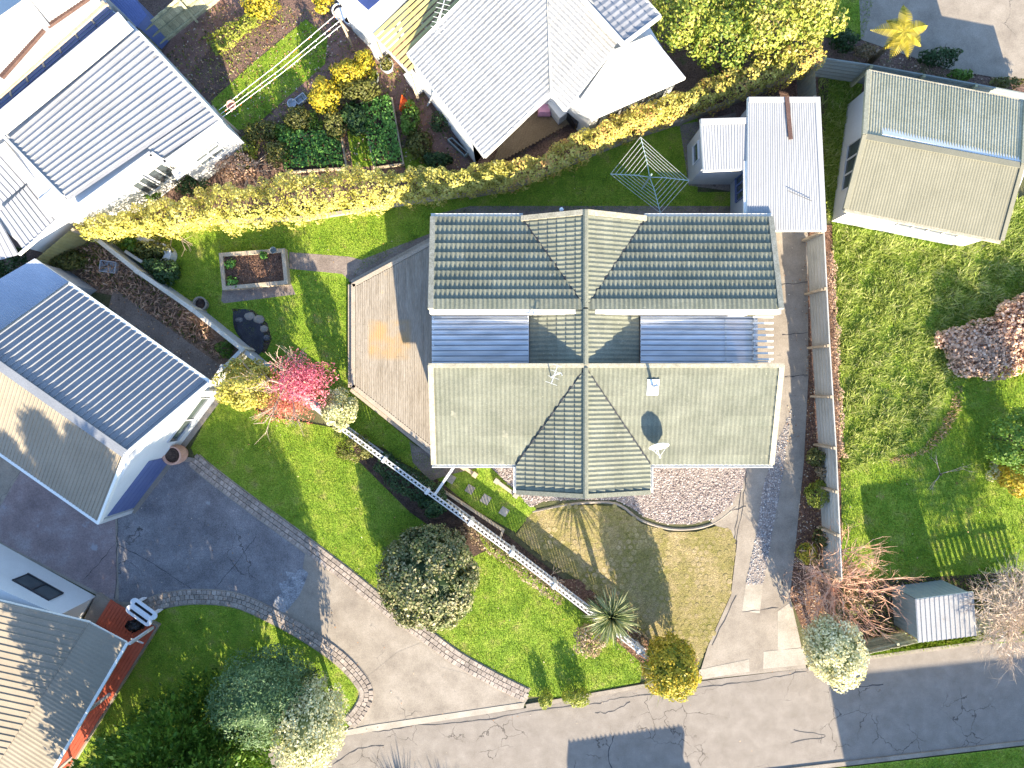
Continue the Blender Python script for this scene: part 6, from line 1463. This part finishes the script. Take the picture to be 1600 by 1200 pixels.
# spiky palm: every leaf a part
def spiky(name, label, px, ht, n, L, w, mat, lo=-35, hi=85, cat='palm'):
    c = P(px[0], px[1], ht); t = thing(name, label, cat, (c.x, c.y, 0)); mb = MB(); mb.tube([(c.x,c.y,0), (c.x+.03,c.y,ht*.5), (c.x,c.y,ht)], [.13,.11,.10], 9); mb.build('trunk', wood_m, t, True)
    mes = []
    for v in range(5):
        V = []; F = []; dr = .10+.12*v/4
        for k in range(5):
            s_ = k/4; ww = w*(.45, .9, 1.0, .7, .06)[k]; z_ = -dr*L*s_*s_; V += [(s_*L, -ww/2, z_+.006), (s_*L, 0, z_-.006), (s_*L, ww/2, z_+.006)]
        for k in range(4): F += [(3*k,3*k+3,3*k+4,3*k+1), (3*k+1,3*k+4,3*k+5,3*k+2)]
        me = bpy.data.meshes.new('frond'); me.from_pydata(V, [], F); me.update(); a = me.attributes.new('v','FLOAT','FACE'); a.data.foreach_set('value', [min(1, max(0, .15+.16*v+rnd.uniform(-.1,.1)))]*len(F)); me.materials.append(mat); mes.append(me)
    for i in range(n):
        el = math.radians(lo+(hi-lo)*((i+.5)/n)**.8); az = i*2.39996+rnd.uniform(-.2,.2)
        o = link('frond', rnd.choice(mes), None, t, loc=(c.x+.05*math.cos(az), c.y+.05*math.sin(az), ht+.1*rnd.random())); o.rotation_euler = (rnd.uniform(-.3,.3), -el, az); s_ = rnd.uniform(.8,1.1); o.scale = (s_,1,1)
    return t
spiky('spiky_palm', 'spiky green palm with sword leaves beside the picket fence', (955,963), 2.0, 190, 1.12, .065, lf_flax)
spiky('flax_plant', 'spiky flax growing inside the round yellow shrub at the road', (1036,1050), 1.9, 60, 1.15, .05, lf_flax, 0, 85, 'plant')
spiky('flax_plant', 'tall spiky flax across the road below the photo', (655,1350), .45, 90, 1.5, .08, lf_flax, 5, 88, 'plant')
spiky('flax_plant', 'second spiky flax across the road below the photo', (722,1362), .45, 80, 1.45, .08, lf_flax, 5, 88, 'plant')
# tree fern
c = P(1412,50,2.6); t = thing('tree_fern', 'golden star shaped tree fern beside the concrete yard, top right', 'tree fern', (c.x,c.y,0)); mb = MB(); mb.tube([(c.x,c.y,0),(c.x,c.y,2.5)], [.12,.09], 9); mb.build('trunk', wood_m, t, True)
for i, az in enumerate((82, 20, -25, -68, -112, 168, 128, 40, -140)):
    L = (1.25,1.2,.95,.95,1.0,1.15,.8,.7,.8)[i]; V = []; a = math.radians(az); d = Vector((math.cos(a), math.sin(a), 0)); s_ = Vector((-d.y, d.x, 0)); nl = 17; vals = []
    for k in range(nl):
        f = (k+.6)/nl; p = c+d*(L*f)+Vector((0,0,.30*f-.62*f*f)); ll = .36*math.sin(math.pi*min(1,f*.9+.12))**.7*(1-.55*f)
        for sg in (1,-1):
            tip = p+s_*(sg*ll)+d*ll*.5-Vector((0,0,.06)); h_ = d*.034; V += [tuple(p-h_-Vector((c.x,c.y,0))), tuple(p+h_-Vector((c.x,c.y,0))), tuple(tip+h_*.4-Vector((c.x,c.y,0))), tuple(tip-h_*.4-Vector((c.x,c.y,0)))]; vals.append(rnd.random())
    link('frond', npmesh('frond', np.array(V), 4, vals), lf_fern, t)
# pink maple, half bare
c = P(465,600,0); c = P(455,606,1.6); t = thing('maple_tree', 'pink leaved maple with bare twigs leaning over the low wall', 'tree', (c.x-.3,c.y+.1,0))
rs = random.Random(5); mb = MB(); b0 = Vector((c.x-.35,c.y+.15,0)); top = Vector((c.x-.1,c.y+.1,1.8)); mb.tube([b0, b0.lerp(top,.5)+Vector((.1,0,0)), top], [.10,.085,.07], 7)
twigs(mb, top, [Vector((math.cos(a), math.sin(a), .7)) for a in np.linspace(.2, 5.9, 8)], 1.15, .045, rs, 0, 2, 4, .7)
twigs(mb, top, [Vector((-1,.65,.5)), Vector((-.2,1,.9)), Vector((.5,1,.7)), Vector((-1,.1,.4)), Vector((-.6,-1,.3))], 1.55, .035, rs, 0, 2, 3, .5); mb.build('branches', twigp_m, t)
C, D, f = blob(4200, P(474,597,2.7), (1.3,1.2,1.15), 14, .4, .75, .5); leaves('crown', C, D, .10, lf_pink, t, .45, 1.0)
C, D, f = blob(2400, P(448,634,1.7), (1.5,.75,.8), 12, .4, .8, .4); leaves('lower_leaves', C, D, .09, lf_peach, t, .45, 1.0)
# bare trees
def bare(name, label, px, ht, n0, L, r0, mat, depth=3, nb=4, up=.55, seed=1, ang=.6, droop=0., cat='tree', lenf=.62, fine=None):
    c = P(*px); t = thing(name, label, cat, c[:]); rs = random.Random(seed); mb = MB(); top = c+Vector((.03,.02,ht)); mb.tube([c, c.lerp(top,.5)+Vector((.04,-.03,0)), top], [r0*2.2, r0*1.9, r0*1.6], 8); mb.build('trunk', wood_m, t, True)
    mb = MB(); twigs(mb, top-Vector((0,0,.1)), [Vector((math.cos(6.283*k/n0+rs.uniform(-.3,.3)), math.sin(6.283*k/n0+rs.uniform(-.3,.3)), up*rs.uniform(.4,1.9))) for k in range(n0)], L, r0, rs, 0, depth, nb, ang, droop, lenf); mb.build('branches', mat, t)
    if fine:
        C, D, f = blob(fine[0], (c.x, c.y, ht+fine[2]), fine[1], 20, .25, .8, .2); D = norm(np.cross(D, rng.standard_normal(D.shape))); o = leaves('fine_twigs', C, D, .36, fine[3], t, .055, .6)
    return t
bare('bare_tree', 'bare reddish twigged spreading tree beside the drive entrance', (1288,908), .8, 17, 1.75, .034, twig_m, 3, 3, .5, 3, .6, fine=(1500, (2.3,2.2,1.0), .7, lf_twig))
bare('bare_tree', 'small bare red twigged shrub against the end of the iron fence', (1306,858), .5, 8, 1.3, .026, twig_m, 2, 4, .6, 9)
bare('bare_tree', 'pale bare shrub overhanging the road at the right edge', (1532,928), 2.0, 20, 1.5, .032, twigp_m, 3, 4, .4, 4, .7, .03, fine=(3800, (1.9,1.8,1.1), .5, lf_twigp))
bare('bare_shrub', 'small bare branching plant on the right lawn', (1468,741), .1, 3, .8, .02, twigp_m, 2, 3, .2, 6, .7, .05, 'shrub')
bare('bare_shrub', 'bare arching stems rising from the end of the golden hedge', (275,362), .3, 7, .85, .028, twigp_m, 2, 3, .5, 8, .6, .08, 'shrub')
bare('bare_shrub', 'grey bare stems beside the lower corner of the vegetable garden', (392,270), .3, 7, 1.0, .025, twigp_m, 2, 3, .3, 12, .6, .0, 'shrub')
bare('bare_shrub', 'thin bare rose stems by the paved court', (855,905), .2, 6, .6, .018, twigp_m, 2, 3, .5, 15, .7, .0, 'shrub')
# brush pile
t = thing('brush_mound', 'tan mound of dead hydrangea heads in the long grass', 'shrub', P(1555,535)[:])
for (x, y, z, r, n) in ((1550,545,.4,(1.8,1.25,.7),4200), (1605,515,.5,(1.7,1.6,.8),4200), (1505,532,.3,(1.25,.55,.4),1400), (1515,570,.25,(.9,.5,.35),800)):
    C, D, f = blob(int(n*1.5), P(x,y,z), r, 60, .25, .4); leaves('dry_heads', C, D, .135, lf_tan, t, .75, .8, vals=np.clip(.38+.4*f+.18*rng.standard_normal(len(C)),0,1))
trunk(t, P(1555,535), P(1555,535,.6), .06, 7, 1.0, twigp_m)
# bottom left trees
def conifer(name, label, px, ht, r, n, mat):
    c = P(*px); t = thing(name, label, 'tree', c[:]); mb = MB(); mb.tube([c, c+Vector((0,0,ht))], [.2,.03], 8); mb.build('trunk', wood_m, t, True); PT = []; NR = []; SZ = 0
    for i in range(n):
        zf = (rnd.random())**.75; z = .25+(ht-.3)*zf; rad = r*(1-zf)**.45*rnd.uniform(.7,1.12)+.1; a = rnd.uniform(0,6.283); d = Vector((math.cos(a), math.sin(a), .55)).normalized(); tip = Vector((c.x,c.y,z))+Vector((math.cos(a)*rad, math.sin(a)*rad, .25)); 
        for k in range(38):
            s_ = (k/38)**.8; p = tip-d*(.85*s_)+Vector((rnd.gauss(0,.07+.16*s_), rnd.gauss(0,.07+.16*s_), rnd.gauss(0,.06))); PT.append(p); NR.append(d)
    C = np.array([tuple(p) for p in PT]); D = np.array([tuple(p) for p in NR]); q = len(C)
    dd = norm(D+.35*rng.standard_normal((q,3))); b = norm(np.cross(dd, rng.standard_normal((q,3)))); s_ = (.16*(.6+.8*rng.random(q)))[:,None]
    V = np.stack([C-b*s_*.2, C+dd*s_*.5-b*s_*.30, C+dd*s_*1.25, C+dd*s_*.5+b*s_*.30], 1).reshape(-1,3); V = V-np.array(tuple(c))
    link('crown', npmesh('crown', V, 4, np.clip(.45+.25*rng.standard_normal(q),0,1)), mat, t); return t
conifer('conifer', 'dark feathery conifer at the bottom edge left of the round trees', (345,1112), 9.3, 2.2, 620, lf_conif)
conifer('conifer', 'feathery conifer at the bottom edge beside the red veranda', (290,1145), 9.6, 2.2, 620, lf_conif)
conifer('conifer', 'feathery conifer between the blue green tree and the road', (400,1120), 8.4, 1.8, 480, lf_conif)
conifer('conifer', 'tall conifer just below the bottom edge of the photo', (228,1195), 9.2, 2.1, 560, lf_conif)
shrub('round_tree', 'large rounded blue green tree on the lower left lawn', 'tree', (413,1084), 2.9, (2.0,1.7,2.5), 13000, .11, lf_blue, K=130, cr=.2, jag=.25, asp=.38)
shrub('flowering_tree', 'cream and green flowering tree at the corner of the shared drive and road', 'tree', (488,1132), 2.9, (1.25,1.7,2.5), 11000, .11, lf_white, K=90, cr=.24, jag=.3, mean=.52)
shrub('shrub', 'small dark shrub behind the flowering tree on the lower left lawn', 'shrub', (478,1062), .6, (.9,.4,.5), 1300, .1, lf_dark)
# ------------------------------------------------------------------ grass, leaf litter
hexc = [(806,836),(830,802),(870,792)]
grass('lawn_blades', L_front, 700, .045, .022, grass_sun, .008, [[(545,680),(600,700),(700,790),(740,820),(760,860),(740,870),(640,800),(560,720)]])
grass('lawn_blades', L_back, 520, .05, .024, grass_sun, .008, [[(340,395),(452,386),(462,462),(346,475)], [(452,394),(565,404),(548,440),(452,420)]])
grass('lawn_blades', L_bl, 500, .045, .024, grass_sun, .008)
LG = [(1300,352),(1480,392),(1540,330),(1620,305),(1620,480),(1500,500),(1470,530),(1495,590),(1440,680),(1380,720),(1316,740),(1308,560)]
grass('lawn_blades', L_right, 420, .07, .026, grass_sun, .008, [LG])
grass('long_grass', LG, 520, .19, .05, long_grass, .008, lean=1.0, patchy=1.3)
grass('long_grass', [(1278,112),(1345,124),(1312,330),(1292,345),(1284,290)], 500, .15, .04, long_grass, .008, lean=.9)
grass('lawn_blades', L_strip, 700, .09, .026, grass_sun, .008)
grass('lawn_blades', L_tri, 500, .05, .024, grass_sun, .008); grass('lawn_blades', L_ne, 500, .05, .024, grass_sun, .008)
grass('lawn_blades', L_step, 380, .05, .024, grass_sun, .008)
grass('lawn_blades', [(1205,1214),(1600,1168),(1660,1160),(1660,1240),(1205,1240)], 500, .06, .026, grass_sun, .03)
grass('weeds', [(548,200),(584,262),(566,160),(540,170)], 300, .12, .03, grass_sun, .004); grass('weeds', [(120,385),(150,375),(170,400),(130,430)], 300, .15, .03, grass_sun, .012)
def litter(px, dens, size, mat, z, name='fallen_leaves'):
    X, Y = density_pts(px, dens); n = len(X); C = np.stack([X, Y, np.full(n, z)+.02*rng.random(n)], 1); V = leafquads(C, np.tile([0,0,1.],(n,1)), size, .6, .35)
    o = link(name, npmesh(name, V, 4, rng.random(n)), mat); o['kind'] = 'stuff'; return o
litter([(1263,590),(1285,590),(1305,760),(1310,940),(1262,1000),(1234,930),(1243,850),(1256,720)], 75, .075, lf_litter, .02)
litter([(1212,360),(1262,360),(1262,590),(1230,590)], 3, .07, lf_litter, .03)
litter([(1215,690),(1240,600),(1250,700),(1215,780)], 14, .06, lf_litter, .03)
litter([(1256,365),(1266,365),(1270,590),(1258,590)], 60, .06, lf_litter, .025)
litter([(1310,740),(1600,700),(1600,900),(1320,930)], 1.2, .08, lf_litter, .05)
litter([(310,720),(826,1090),(815,1107),(535,1146),(430,965),(200,800)], .5, .06, lf_litter, .035)
litter([(870,905),(905,905),(1010,1000),(1060,1030),(1075,1060),(1010,1060),(912,958)], 60, .07, lf_rose, .03)
litter([(1200,1050),(1262,1043),(1350,1029),(1350,1040),(1200,1062)], 12, .06, lf_litter, .012)
litter([(540,1147),(820,1111),(1000,1078),(1090,1066),(1090,1072),(820,1120),(540,1154)], 10, .05, lf_litter, .012)
gg = [(240,110),(330,10),(410,5),(520,20),(600,60),(740,262),(690,270),(380,250),(350,240),(320,270)]
litter(gg, 26, .08, lf_litter, .02); grass('weeds', gg, 70, .10, .03, grass_sun, .006, [L_tri], patchy=1.6); litter(gg, 14, .10, lf_olive, .03, 'low_weeds')
litter([(170,480),(180,450),(350,575),(330,600)], 14, .07, lf_litter, .03)
litter([(1345,62),(1480,108),(1560,122),(1600,150),(1400,108),(1345,95)], 70, .08, lf_rose, .02)
grass('lawn_blades', [(542,205),(566,200),(584,258),(552,264)], 500, .06, .024, grass_sun, .008); grass('lawn_blades', [(628,232),(650,228),(668,262),(634,264)], 500, .06, .024, grass_sun, .008)
grass('dry_grass', [(1436,705),(1462,672),(1482,640),(1492,605),(1504,600),(1500,640),(1480,680),(1450,706),(1390,724),(1385,716)], 420, .14, .03, lf_tan, .01)
litter(L_front, .9, .06, lf_litter, .05); litter(L_back, 1.2, .06, lf_litter, .05); litter(L_bl, .6, .06, lf_litter, .05)
litter([(0,700),(180,800),(300,720),(360,764),(430,815),(480,858),(440,962),(300,930),(190,945),(0,850)], .9, .05, lf_litter, .03)
litter(ROAD, .12, .06, lf_litter, .01)
